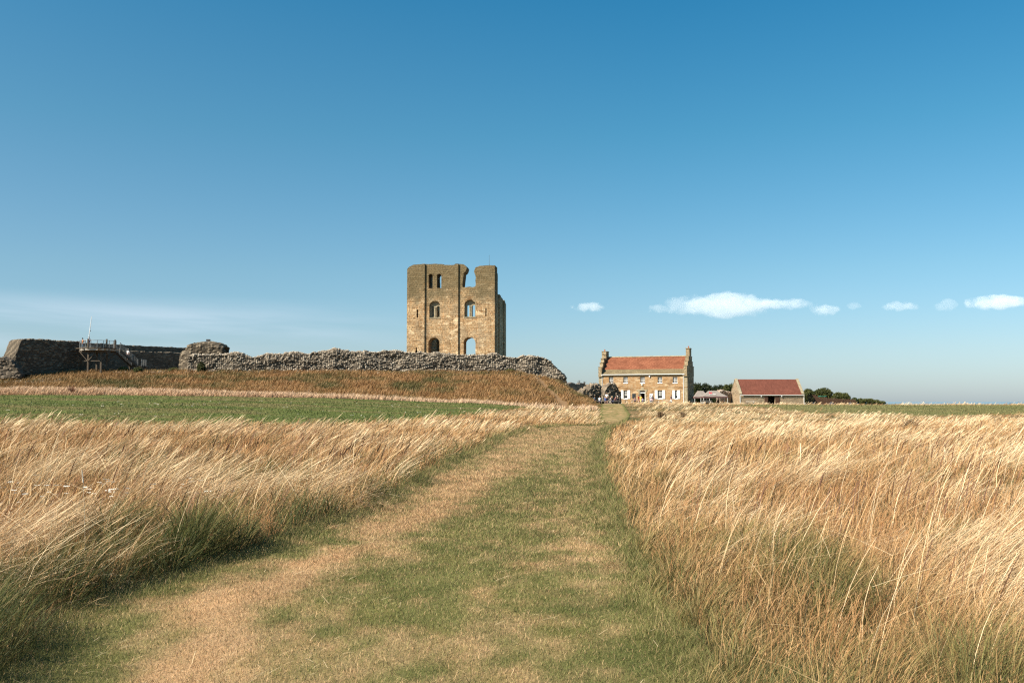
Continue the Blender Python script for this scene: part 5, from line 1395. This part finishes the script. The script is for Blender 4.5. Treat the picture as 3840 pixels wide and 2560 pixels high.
for (u, v, Y, r, h_, lab, sd) in ((272, 1452, 121.5, 0.55, 1.25, 'dark red dock plant standing in the pale grass at the foot of the bank', 91),
                                  (2476, 1527, 92.0, 0.5, 0.75, 'low dark brown withered clump in the straw before the house', 92),
                                  (3405, 1588, 50.0, 0.55, 0.70, 'dark brown withered clump in the wide straw field on the right', 93),
                                  (2560, 1528, 95.0, 0.65, 0.72, 'wider dark withered clump in the straw below the canopy', 94)):
    x_ = uvx(u, Y); g0 = H(x_, Y); N = 120 if sd == 91 else 240
    rr = np.abs(RNG.normal(0, r * 0.3, N)); aa = RNG.uniform(0, 6.28, N)
    bx = np.stack([x_ + rr * np.cos(aa) - x_, rr * np.sin(aa), np.zeros(N)], 1)
    c_ = mixc((0.13, 0.05, 0.03), (0.24, 0.12, 0.07), RNG.random(N)) if sd == 91 else mixc((0.14, 0.09, 0.05), (0.28, 0.18, 0.10), RNG.random(N))
    v_, f_, cc_, _ = ribbons('w', bx, h_ * RNG.uniform(0.3, 1.0, N), np.full(N, 0.035 if Y > 80 else 0.018), np.abs(RNG.normal(0.35, 0.25, N)), np.full(N, 0.4), RNG.uniform(-3.1, 3.1, N), 3, c_, c_, None, [0.4, 0.7, 1.3, 0.8])
    o = link_mesh('dock_plant' if sd == 91 else 'withered_clump', np_mesh('withered_clump', v_, f_, cc_), M['grass']); o.location = (x_, Y, g0 - 0.02)
    tag(o, lab, 'plant')
# slender dry stalk by the path
t = thing('dry_stalk', 'single tall pale dry stalk rising from the green tufts beside the path', 'plant', (-3.95, 9.3, H(-3.95, 9.3)))
MB().tube([(0, 0, 0), (0.004, 0, 0.3), (-0.01, 0, 0.6), (-0.03, 0, 0.88)], 0.0030, 6, 0.0016).build('stem', plain('dry_stalk_straw', (0.48, 0.40, 0.28), 0.7, 0.1, 9), t)
MB().tube([(-0.03, 0, 0.87), (-0.036, 0, 0.93), (-0.045, 0, 0.99)], 0.008, 6, 0.003).build('seed_head', plain('stalk_head', (0.66, 0.56, 0.44), 0.8, 0.2, 30), t)

# ------------------------------------------------------------------ viewing platform with stairs
PC = Vector((-61.3, 147.2)); ZD = 9.45; RD = 2.55
plat = thing('viewing_platform', 'curved viewing platform with railings on braced timber posts against the dark wall', 'platform', (PC.x, PC.y, 0))
arc = [(RD * math.cos(rad(t)), RD * math.sin(rad(t))) for t in range(-150, 41, 10)]
deckp = arc + [(1.2, 3.6), (-3.1, 3.0), (-3.2, 1.0), (-2.9, -0.9)]
bm = bmesh.new()
b_ = [bm.verts.new((p[0], p[1], ZD - 0.10)) for p in deckp]; t_ = [bm.verts.new((p[0], p[1], ZD)) for p in deckp]
bm.faces.new(b_[::-1]); bm.faces.new(t_); n_ = len(deckp)
for i in range(n_): bm.faces.new((b_[i], b_[(i + 1) % n_], t_[(i + 1) % n_], t_[i]))
mb = MB.__new__(MB); mb.bm = bm; mb.build('deck', M['timber'], plat)
mb = MB()
for k in range(-5, 6):
    yy = k * 0.46; hw = math.sqrt(max(0.0, (RD - 0.1) ** 2 - yy * yy)); mb.box(-hw - 0.05, hw + 0.05, yy - 0.04, yy + 0.04, ZD - 0.36, ZD - 0.102)
mb.build('joists', M['pale_wood'], plat)
mb = MB()
for yy in (-1.1, 1.1): mb.box(-2.3, 2.3, yy - 0.09, yy + 0.09, ZD - 0.62, ZD - 0.362)
mb.build('beams', M['timber'], plat)
for sx, sy, lab in ((-0.95, -1.1, ''), (0.95, -1.1, ''), (-0.6, 1.1, ''), (0.95, 1.1, '')):
    g0 = H(PC.x + sx, PC.y + sy); MB().box(sx - 0.11, sx + 0.11, sy - 0.11, sy + 0.11, g0 - 0.3, ZD - 0.622).build('leg', M['timber'], plat)
for sx, sy in ((-0.95, -1.1), (0.95, -1.1), (0.95, 1.1)):
    mb = MB()
    for d_ in (-1, 1): mb.bar((sx, sy - 0.13 if sy < 0 else sy + 0.13, ZD - 1.95), (sx + d_ * 1.15, sy - 0.13 if sy < 0 else sy + 0.13, ZD - 0.63), 0.10)
    mb.build('brace', M['timber'], plat)
mb = MB().box(-0.84, 0.84, -1.17, -1.03, 7.5, 7.62).box(-1.55, -1.06, -1.17, -1.03, 7.5, 7.62)
mb.build('tie_beam', M['timber'], plat)
# railing of the deck
railpts = [Vector((p[0] * 0.985, p[1] * 0.985, ZD)) for p in arc]
def rails(parent, pts, post_every, hgt, name='railing'):
    top_ = MB().tube([p + Vector((0, 0, hgt)) for p in pts], 0.026, 6).tube([p + Vector((0, 0, 0.12)) for p in pts], 0.022, 5)
    acc = 0
    for a, b in zip(pts[:-1], pts[1:]):
        n_ = max(1, int((b - a).length / 0.14))
        for i in range(n_):
            q = a.lerp(b, i / n_); top_.tube([q + Vector((0, 0, 0.12)), q + Vector((0, 0, hgt))], 0.009, 4)
    r_ = top_.build(name, M['metal'], parent)
    for i in range(0, len(pts), post_every):
        MB().tube([pts[i] - Vector((0, 0, 0.1)), pts[i] + Vector((0, 0, hgt + 0.02))], 0.045, 6).build('rail_post', M['metal'], r_)
    return r_
rails(plat, railpts, 2, 1.08)
for i in (5, 11, 15, 19):
    p = railpts[i] * 1.0; MB().box(p.x - 0.09, p.x + 0.09, p.y - 0.09, p.y + 0.09, ZD - 0.10, ZD + 1.28).build('newel_post', M['timber'], plat)
# stairs
S0 = Vector((1.75, 2.6, ZD)); S1_ = Vector((2.6, 7.6, 7.15)); dd = (S1_ - S0); nst = 12; hd = Vector((dd.x, dd.y, 0)).normalized(); sd = Vector((hd.y, -hd.x, 0))
for sg in (-0.55, 0.55): MB().bar(S0 + sd * sg - Vector((0, 0, 0.18)), S1_ + sd * sg - Vector((0, 0, 0.18)), 0.08, 0.32).build('stringer', M['timber'], plat)
mb = MB()
for k in range(nst):
    c_ = S0 + dd * ((k + 0.5) / nst); mb.bar(c_ - sd * 0.5, c_ + sd * 0.5, 0.30, 0.05)
mb.build('steps', M['timber'], plat)
for sg in (-0.55, 0.55): rails(plat, [S0 + sd * sg + dd * (k / 6) for k in range(7)], 2, 1.0, 'stair_railing')
L0 = S1_; mb = MB().box(L0.x - 0.9, L0.x + 1.15, L0.y - 0.1, L0.y + 1.9, L0.z - 0.12, L0.z)
for sx, sy in ((-0.8, 0.0), (1.0, 0.0), (1.0, 1.7)): mb.box(L0.x + sx - 0.07, L0.x + sx + 0.07, L0.y + sy - 0.07, L0.y + sy + 0.07, 5.6, L0.z - 0.122)
mb.build('landing', M['timber'], plat)
rails(plat, [L0 + Vector((1.1, -0.1, 0)), L0 + Vector((1.1, 0.9, 0)), L0 + Vector((1.1, 1.85, 0))], 1, 1.0, 'landing_railing')
# flagpole beside the platform
px_, py_ = uvx(325, 150.5), 150.5
fp = thing('flagpole', 'slim white flagpole leaning slightly, standing behind the railings of the platform', 'flagpole', (px_, py_, ZD))
zt_ = vz(1186, py_) - ZD
MB().tube([(0, 0, -0.3), (0.28, 0, zt_ * 0.5), (0.30 + uvx(333, py_) - uvx(327, py_), 0, zt_)], 0.075, 8, 0.04).build('pole', M['white'], fp)
MB().box(0.3, 0.46, -0.05, 0.05, zt_ * 0.55, zt_ * 0.55 + 0.14).build('light_fitting', M['dark_metal'], fp)
# slatted box on thin legs on the turret stump
bx_, by_ = uvx(779, 161.5), 161.5; zb_ = vz(1287, 161.5)
bc = thing('slatted_box', 'small dark slatted box on thin splayed legs on the turret stump', 'beacon basket', (bx_, by_, zb_))
mb = MB()
for k in range(4): mb.box(-0.31, 0.31, -0.2, 0.2, 0.34 + k * 0.085, 0.34 + k * 0.085 + 0.05)
mb.box(-0.28, 0.28, -0.17, 0.17, 0.33, 0.66)
mb.build('basket', M['dark_metal'], bc)
for sx in (-1, 1):
    for sy in (-1, 1): MB().tube([(sx * 0.26, sy * 0.15, 0.34), (sx * 0.32, sy * 0.2, 0.12), (sx * 0.45, sy * 0.26, -0.15)], 0.016, 5).build('leg', M['dark_metal'], bc)

# ------------------------------------------------------------------ picnic tables
def picnic_table(loc, rz, label, mat, L_=1.7):
    t = thing('picnic_table', label, 'picnic table', loc, rz, 'picnic tables before the house')
    mb = MB()
    for k in range(5): mb.box(-L_ / 2, L_ / 2, -0.37 + k * 0.15, -0.37 + k * 0.15 + 0.138, 0.70, 0.745)
    mb.build('table_top', mat, t)
    for s_ in (-1, 1):
        mb = MB().box(-L_ / 2, L_ / 2, s_ * 0.68 - 0.13, s_ * 0.68 - 0.005, 0.42, 0.455).box(-L_ / 2, L_ / 2, s_ * 0.68 + 0.005, s_ * 0.68 + 0.13, 0.42, 0.455)
        mb.build('bench', mat, t)
    for s_ in (-1, 1):
        x_ = s_ * (L_ / 2 - 0.25)
        mb = MB().bar((x_, -0.25, 0.698), (x_, -0.62, 0.0), 0.045, 0.09).bar((x_ + 0.046, 0.25, 0.698), (x_ + 0.046, 0.62, 0.0), 0.045, 0.09).box(x_ - 0.07, x_ - 0.025, -0.78, 0.78, 0.33, 0.418)
        mb.build('leg_frame', mat, t)
    return t


GD = lambda x_, y_: H(x_, y_)
tabs = []
def tab(u, Y, rz, lab, mat):
    x_ = uvx(u, Y); tabs.append(picnic_table((x_, Y, GD(x_, Y)), rz, lab, mat)); return tabs[-1]
tab(2302, 163.0, 0.1, 'pale picnic table at the very end of the mown path, between the seated visitors', M['pale_wood'])
tab(2262, 167.5, -0.3, 'pale picnic table beside the white downpipe, left of the man standing on the path', M['pale_wood'])
tab(2336, 189.5, 0.35, 'pale picnic table by the foot of the big rounded rubble stump', M['pale_wood'])
tab(2381, 190.5, 0.1, 'pale picnic table under the black notice board, left of the doorway', M['pale_wood'])
tab(2414, 188.6, -0.15, 'pale picnic table straight in front of the dark doorway', M['pale_wood'])
tab(2455, 189.5, 0.2, 'pale picnic table below the white notice board with the blue emblem', M['pale_wood'])
tab(2496, 188.8, -0.1, 'pale picnic table between the two shuttered windows right of the doorway', M['pale_wood'])
tab(2650, 188.9, 0.2, 'pale picnic table in front of the plain grey canopy', M['pale_wood'])
tab(2812, 189.2, -0.2, 'pale picnic table in the grass before the left half of the barn', M['pale_wood'])


# ------------------------------------------------------------------ people
CLOTH = {}
def cloth(c):
    if c not in CLOTH: CLOTH[c] = plain('cloth_%d' % len(CLOTH), c, 0.85, 0.06, 5, 0.1)
    return CLOTH[c]
SKIN = [plain('light_skin', (0.55, 0.33, 0.24), 0.6, 0.05, 4), plain('tanned_skin', (0.38, 0.21, 0.14), 0.6, 0.05, 4)]
HAIR = {'dark': plain('dark_hair', (0.025, 0.018, 0.014), 0.7, 0.1, 20), 'brown': plain('brown_hair', (0.10, 0.05, 0.025), 0.7, 0.15, 20), 'blond': plain('blond_hair', (0.45, 0.32, 0.18), 0.7, 0.15, 20), 'grey': plain('grey_hair', (0.42, 0.40, 0.38), 0.7, 0.1, 20)}


def skinned(name, nodes, edges, radii, mat, parent, sub=1):
    me = bpy.data.meshes.new(name); me.from_pydata([tuple(p) for p in nodes], edges, []); me.update()
    if mat: me.materials.append(mat)
    o = bpy.data.objects.new(name, me); COL.objects.link(o); o.parent = parent
    m_ = o.modifiers.new('skin', 'SKIN'); m_.use_smooth_shade = True
    sv_ = me.skin_vertices[0].data
    for i, r_ in enumerate(radii):
        r_ = r_ if isinstance(r_, tuple) else (r_, r_); sv_[i].radius = r_; sv_[i].use_root = (i == 0)
    s_ = o.modifiers.new('sub', 'SUBSURF'); s_.levels = sub; s_.render_levels = sub
    return o


def person(loc, rz, label, top, bottom, hair='brown', skin=0, sit=False, h=1.7, dress=False, arms='down', hat=None, shorts=False, group='visitors', bun=False):
    """figure facing its local -y"""
    k = h / 1.75; t = thing('person', label, 'person', loc, rz, group)
    hipz = 0.47 if sit else 0.93 * k
    def Z(z): return hipz + (z - 0.93) * k
    J = [(0, 0, Z(0.95)), (0, 0.01, Z(1.12)), (0, 0.02, Z(1.32)), (0, 0.015, Z(1.46)), (0, 0.0, Z(1.54))]
    R = [(0.15, 0.11), (0.13, 0.095), (0.155, 0.10), (0.07, 0.06), (0.05, 0.05)]; E = [(0, 1), (1, 2), (2, 3), (3, 4)]
    head = [(0, -0.012, Z(1.60)), (0, -0.02, Z(1.67)), (0, -0.005, Z(1.75))]; R += [(0.058, 0.066), (0.073, 0.086), (0.045, 0.055)]
    J += head; E += [(4, 5), (5, 6), (6, 7)]
    tor = {}
    for s_ in (-1, 1):
        i = len(J)
        if arms == 'down': A = [(s_ * 0.18, 0.015, Z(1.42)), (s_ * 0.235, 0.02, Z(1.16)), (s_ * 0.23, -0.05, Z(0.92)), (s_ * 0.225, -0.07, Z(0.84))]
        elif arms == 'back': A = [(s_ * 0.18, 0.015, Z(1.42)), (s_ * 0.27, 0.10, Z(1.17)), (s_ * 0.12, 0.16, Z(1.04)), (s_ * 0.04, 0.17, Z(1.02))]
        elif arms == 'table': A = [(s_ * 0.18, 0.0, Z(1.42)), (s_ * 0.24, -0.12, Z(1.20)), (s_ * 0.16, -0.36, Z(1.20)), (s_ * 0.12, -0.44, Z(1.20))]
        else: A = [(s_ * 0.18, 0.015, Z(1.42)), (s_ * 0.24, -0.06, Z(1.18)), (s_ * 0.12, -0.30, Z(1.30)), (s_ * 0.07, -0.36, Z(1.34))]
        J += A; R += [0.055, 0.042, 0.028, (0.030, 0.018)]; E += [(2, i), (i, i + 1), (i + 1, i + 2), (i + 2, i + 3)]
        tor[s_] = A
        # five fingers
        w_, hd_ = Vector(A[2]), (Vector(A[3]) - Vector(A[2])).normalized(); sdv = hd_.cross(Vector((0, 1, 0.3))).normalized()
        for q, (of, ln_) in enumerate(((-0.03, 0.075), (-0.012, 0.085), (0.008, 0.078), (0.026, 0.06))):
            p0 = Vector(A[3]) + sdv * of; p1 = p0 + hd_ * ln_ * 0.55; p2 = p0 + hd_ * ln_ + Vector((0, -0.018, 0)); j = len(J)
            J += [tuple(p1), tuple(p2)]; R += [0.008, 0.007]; E += [(i + 3, j), (j, j + 1)]
        p1 = w_.lerp(Vector(A[3]), 0.6) - sdv * 0.045; j = len(J); J += [tuple(p1), tuple(p1 + hd_ * 0.035)]; R += [0.009, 0.008]; E += [(i + 3, j), (j, j + 1)]
    leg = {}
    for s_ in (-1, 1):
        i = len(J)
        if sit: A = [(s_ * 0.10, -0.02, hipz), (s_ * 0.13, -0.42 * k, hipz + 0.04), (s_ * 0.13, -0.40 * k, 0.07), (s_ * 0.14, -0.56 * k, 0.035)]
        else: A = [(s_ * 0.095, 0, Z(0.86)), (s_ * 0.11, -0.02, Z(0.50)), (s_ * 0.115, 0.01, 0.09), (s_ * 0.125, -0.15, 0.035)]
        J += A; R += [0.09, 0.058, 0.038, (0.04, 0.03)]; E += [(0, i), (i, i + 1), (i + 1, i + 2), (i + 2, i + 3)]
        leg[s_] = A
    # nose
    J += [(0, -0.115, Z(1.655))]; R += [0.012]; E += [(6, len(J) - 1)]
    skinned('body', J, E, R, SKIN[skin], t, 1)
    # clothes: a shirt or dress, trousers, shoes, hair
    g = 0.022
    N_ = [(0, 0.0, Z(0.93)), (0, 0.01, Z(1.12)), (0, 0.02, Z(1.32)), (0, 0.018, Z(1.44))]; RR = [(0.15 + g, 0.11 + g), (0.13 + g, 0.095 + g), (0.155 + g, 0.10 + g), (0.085 + g, 0.07 + g)]; EE = [(0, 1), (1, 2), (2, 3)]
    for s_ in (-1, 1):
        i = len(N_); a = tor[s_]; N_ += [a[0], tuple(Vector(a[0]).lerp(Vector(a[1]), 0.85))]; RR += [0.055 + g, 0.045 + g]; EE += [(2, i), (i, i + 1)]
    if dress and not sit:
        i = len(N_); N_ += [(0, 0, Z(0.72)), (0, 0, Z(0.48)), (0, 0, Z(0.30))]; RR += [(0.18, 0.15), (0.22, 0.18), (0.25, 0.2)]; EE += [(0, i), (i, i + 1), (i + 1, i + 2)]
    skinned('dress' if dress else 'shirt', N_, EE, RR, cloth(top), t, 1)
    if not dress or sit:
        N_ = [(0, 0, hipz + 0.03)]; RR = [(0.15 + g, 0.115 + g)]; EE = []
        for s_ in (-1, 1):
            a = leg[s_]; i = len(N_); end = Vector(a[1]).lerp(Vector(a[2]), 0.05 if shorts else 0.9)
            N_ += [a[0], a[1], tuple(end)]; RR += [0.09 + g, 0.062 + g, (0.062 if shorts else 0.05) + g * 0.6]; EE += [(0, i), (i, i + 1), (i + 1, i + 2)]
        skinned('shorts' if shorts else 'trousers', N_, EE, RR, cloth(bottom), t, 1)
    mb = MB()
    for s_ in (-1, 1):
        a = leg[s_]; c_ = (Vector(a[2]) + Vector(a[3])) / 2; mb.sphere((c_.x, c_.y - 0.01, 0.045), 0.13, (0.38, 1.0, 0.36), 10)
    mb.build('shoes', cloth((0.35, 0.33, 0.32) if shorts else (0.06, 0.05, 0.05)), t, True)
    mb = MB(); mb.sphere((0, 0.022, Z(1.71)), 0.098, (0.95, 1.05, 1.02), 14)
    if bun: mb.sphere((0, 0.075, Z(1.58)), 0.085, (0.9, 0.6, 1.7), 12)
    mb.build('hair', HAIR[hair], t, True)
    if hat:
        MB().sphere((0, 0.0, Z(1.765)), 0.112, (1, 1.1, 0.62), 14).box(-0.07, 0.07, -0.2, -0.08, Z(1.745), Z(1.755)).build('cap', cloth(hat), t, True)
    return t


def pp_(u, Y, dz=0.0):
    x_ = uvx(u, Y); return (x_, Y, H(x_, Y) + dz)
def seat(ti, lx, ly, face):
    """seat position at picnic table ti (local), face: rotation of the person relative to the table"""
    t = tabs[ti]; a = t.rotation_euler[2]; c_, s_ = math.cos(a), math.sin(a)
    return (t.location.x + lx * c_ - ly * s_, t.location.y + lx * s_ + ly * c_, t.location.z), a + face
WH, NAVY, BLK = (0.78, 0.77, 0.76), (0.03, 0.04, 0.09), (0.02, 0.02, 0.025)
person(pp_(2274.5, 161.0), math.pi, 'person in loose white shirt and navy shorts standing on the path, back turned', WH, NAVY, 'brown', 1, h=1.82, arms='back', shorts=True)
def sitter(ti, lx, ly, face, lab, top, bottom, **kw):
    p, r_ = seat(ti, lx, ly, face); person(p, r_, lab, top, bottom, sit=True, arms=kw.pop('arms', 'table'), **kw)
sitter(0, -0.45, -0.68, math.pi, 'seated blond person in a black sleeveless top with bare arms at the path end', BLK, NAVY, hair='blond', bun=True)
sitter(0, 0.45, -0.68, math.pi, 'seated person with a pale cap and dark clothes, nearest the big rubble stump', BLK, BLK, hat=(0.75, 0.68, 0.64))
sitter(0, -0.3, 0.68, 0, 'seated person in a white blouse across the table from the black sleeveless top', (0.72, 0.66, 0.66), NAVY, hair='dark')
sitter(0, 0.4, 0.68, 0, 'seated person in a dark maroon top across the table from the pale cap', (0.12, 0.03, 0.04), BLK, hair='dark')
sitter(1, -0.5, -0.68, math.pi, 'seated person in a pale blue and white shirt, left of the white downpipe', (0.55, 0.60, 0.68), NAVY, hair='brown')
sitter(1, 0.5, -0.68, math.pi, 'seated person in a bright blue shirt next to the man in white', (0.06, 0.12, 0.34), NAVY, hair='dark')
person(pp_(2229, 180.0), 0.4, 'person in a teal blue top half hidden by grass before the rubble stumps', (0.07, 0.16, 0.24), NAVY, 'brown', 1, h=1.25)
sitter(3, 0.1, 0.68, 0, 'seated person in a dusky purple shirt in front of the black notice board', (0.20, 0.09, 0.13), BLK, hair='brown')
person(pp_(2395, 193.5), 0.6, 'person in a long brick red dress standing just left of the doorway', (0.42, 0.06, 0.04), BLK, 'dark', 1, h=1.72, dress=True)
person(pp_(2402, 193.0), -0.5, 'person in a long yellow dress standing in the doorway light', (0.72, 0.45, 0.08), BLK, 'blond', 0, h=1.66, dress=True, bun=True)
person(pp_(2407.5, 193.8), 0.0, 'small child in a pale lilac top standing by the dark doorway', (0.45, 0.42, 0.62), NAVY, 'brown', 0, h=1.15)
person(pp_(2439, 194.0), 2.6, 'person in grey-blue clothes standing at the white notice board', (0.24, 0.30, 0.38), (0.22, 0.27, 0.33), 'dark', 0, h=1.6)
person(pp_(2446, 194.5), 3.3, 'slim person in dark grey standing at the white notice board', (0.09, 0.09, 0.12), BLK, 'dark', 1, h=1.68)
sitter(5, -0.4, 0.68, 0, 'seated person in a white and pink top before the left shutter', (0.78, 0.55, 0.58), NAVY, hair='dark')
person(pp_(2516.5, 189.2), -0.9, 'person with long brown hair, black top and white trousers before the last shuttered window', (0.05, 0.04, 0.06), WH, 'brown', 0, h=1.68, bun=True)
# on the platform and in the keep
def plp(lx, ly): return (PC.x + lx, PC.y + ly, ZD)
person((uvx(307, 149.3), 149.3, ZD - 0.1), 2.5, 'person in orange shirt and jeans looking over the wall beside the platform', (0.75, 0.28, 0.10), (0.10, 0.16, 0.24), 'dark', 1, h=1.75, arms='up')
person((uvx(331, 148.6), 148.6, ZD), -2.6, 'person in a navy top and pale trousers holding up a phone beside the flagpole', (0.06, 0.06, 0.20), (0.42, 0.33, 0.30), 'brown', 0, h=1.75, arms='up')
sp = Vector((PC.x, PC.y, 0)) + S0 + dd * 0.62
person((sp.x, sp.y, sp.z), -0.3, 'person in a white top walking down the platform stairs', WH, (0.10, 0.10, 0.12), 'grey', 0, h=1.6, group='visitors')
kp_ = kpt(kx(568), 1.6, kz(1432) - 1.1)
fl = MB().box(kx(470), kx(625), 0.33, 3.7, 8.9, kz(1432) - 1.1); fl.build('floor', M['keep_dark'], keep)
person(kp_, 0.2, 'person in a pale blue shirt standing inside the bottom left archway of the keep', (0.40, 0.45, 0.60), NAVY, 'dark', 0, h=1.45)

# ------------------------------------------------------------------ thin bare shrubs on the courtyard wall
for u, hh_, lab in ((2172, 0.75, 'thin bare twiggy shrub on the courtyard wall top, nearer the bank'), (2192, 0.6, 'low spreading bare shrub on the courtyard wall top, nearer the house')):
    x_ = uvx(u, 200); r_ = random.Random(u); mb = MB(); t = empty('bare_shrub', (x_, 200.0, vz(1440, 200)))
    for k in range(16):
        a_ = r_.uniform(0, 6.28); l_ = hh_ * r_.uniform(0.5, 1.1); sp_ = 0.6 * r_.random() * hh_
        e_ = Vector((math.cos(a_) * sp_, math.sin(a_) * sp_ * 0.6, l_)); mb.tube([(0, 0, -0.2), e_ * 0.5 + Vector((0, 0, 0.05)), e_], 0.018, 4, 0.006)
        for q in range(3): mb.tube([e_ * (0.5 + 0.15 * q), e_ * (0.7 + 0.15 * q) + Vector((r_.uniform(-.15, .15), 0, 0.05))], 0.008, 4, 0.005)
    tag(t, lab, 'shrub'); mb.build('branches', M['bark'], t)

# ------------------------------------------------------------------ clouds: real volumes far away
def cloud(name, u, v, w_px, h_px, seed, dens=1.0, Y=9000.0, label=None):
    c0 = P(u, v, Y); hw = w_px / 2 / F * Y; hh = h_px / 2 / F * Y
    bm = bmesh.new(); bmesh.ops.create_icosphere(bm, subdivisions=3, radius=1.0)
    for vv in bm.verts: vv.co = Vector((vv.co.x * hw * 1.15, vv.co.y * hw * 0.5, vv.co.z * hh * 1.25))
    me = bpy.data.meshes.new(name); bm.to_mesh(me); bm.free()
    m, n = new_mat('cloud_vapour'); c = n.node('ShaderNodeTexCoord')
    mp_ = n.mapping(c.outputs['Object'], (seed * 3.1, seed * 1.7, 0), (0, 0, 0), (1 / hw, 1 / hw, 1 / hh))
    base = n.mapping(c.outputs['Object'], (0, 0, 0), (0, 0, 0), (1 / hw, 2.2 / hw, 1 / hh))
    ln_ = n.node('ShaderNodeVectorMath', operation='LENGTH'); n.link(base, ln_.inputs[0])
    asp = hw / hh
    nz = n.noise(n.mapping(c.outputs['Object'], (seed * 3.1, seed * 1.7, seed), (0, 0, 0), (1 / (hh * 1.5), 1 / (hh * 1.5), 1 / (hh * 1.1))), 1.0, 6, 0.60)
    bgn = n.noise(n.mapping(c.outputs['Object'], (seed * 1.1, 2, seed), (0, 0, 0), (1 / (hh * 6), 1 / (hh * 6), 1 / (hh * 3))), 1.0, 2, 0.5)
    d_ = n.math('SUBTRACT', n.math('ADD', n.math('MULTIPLY', nz, 3.0), n.math('MULTIPLY', bgn, 1.5)), n.math('ADD', n.math('MULTIPLY', n.math('POWER', ln_.outputs['Value'], 2.0), 1.0), 1.36))
    # cut flatter underneath
    dn = n.maprange(d_, 0.0, 0.40, 0.0, 1.0, True)
    vol = n.node('ShaderNodeVolumePrincipled'); vol.inputs['Color'].default_value = (0.98, 0.98, 0.98, 1); vol.inputs['Anisotropy'].default_value = -0.1
    n.put(vol.inputs['Density'], n.math('MULTIPLY', dn, dens * 0.24 / hh))
    o_ = n.node('ShaderNodeOutputMaterial'); n.link(vol.outputs[0], o_.inputs['Volume'])
    o = link_mesh(name, me, m); o.location = c0
    tag(o, label, 'cloud', 'small white clouds in a row low over the horizon')
    return o
cloud('cloud', 2218, 1150, 150, 44, 1, 1.0, label='small cloud highest above the left gable of the stone house')
cloud('cloud', 2464, 1156, 86, 40, 2, 0.6, label='small faint cloud just left of the longest cloud')
cloud('cloud', 2700, 1146, 470, 92, 3, 1.1, label='longest and brightest cloud, above the barn')
cloud('cloud', 2930, 1140, 260, 46, 4, 0.6, label='thin pale tail cloud at the right end of the longest cloud')
cloud('cloud', 3095, 1160, 120, 48, 5, 1.1, label='compact white cloud right of the thin tail cloud')
cloud('cloud', 3200, 1146, 70, 28, 6, 0.35, label='tiny faint cloud right of the compact white one')
cloud('cloud', 3370, 1148, 150, 40, 7, 0.55, label='faint stretched cloud above the open straw field')
cloud('cloud', 3548, 1142, 96, 56, 8, 0.6, label='faint hooked cloud left of the bright cloud at the picture edge')
cloud('cloud', 3750, 1136, 250, 62, 9, 1.4, label='bright cloud cut by the right picture edge')
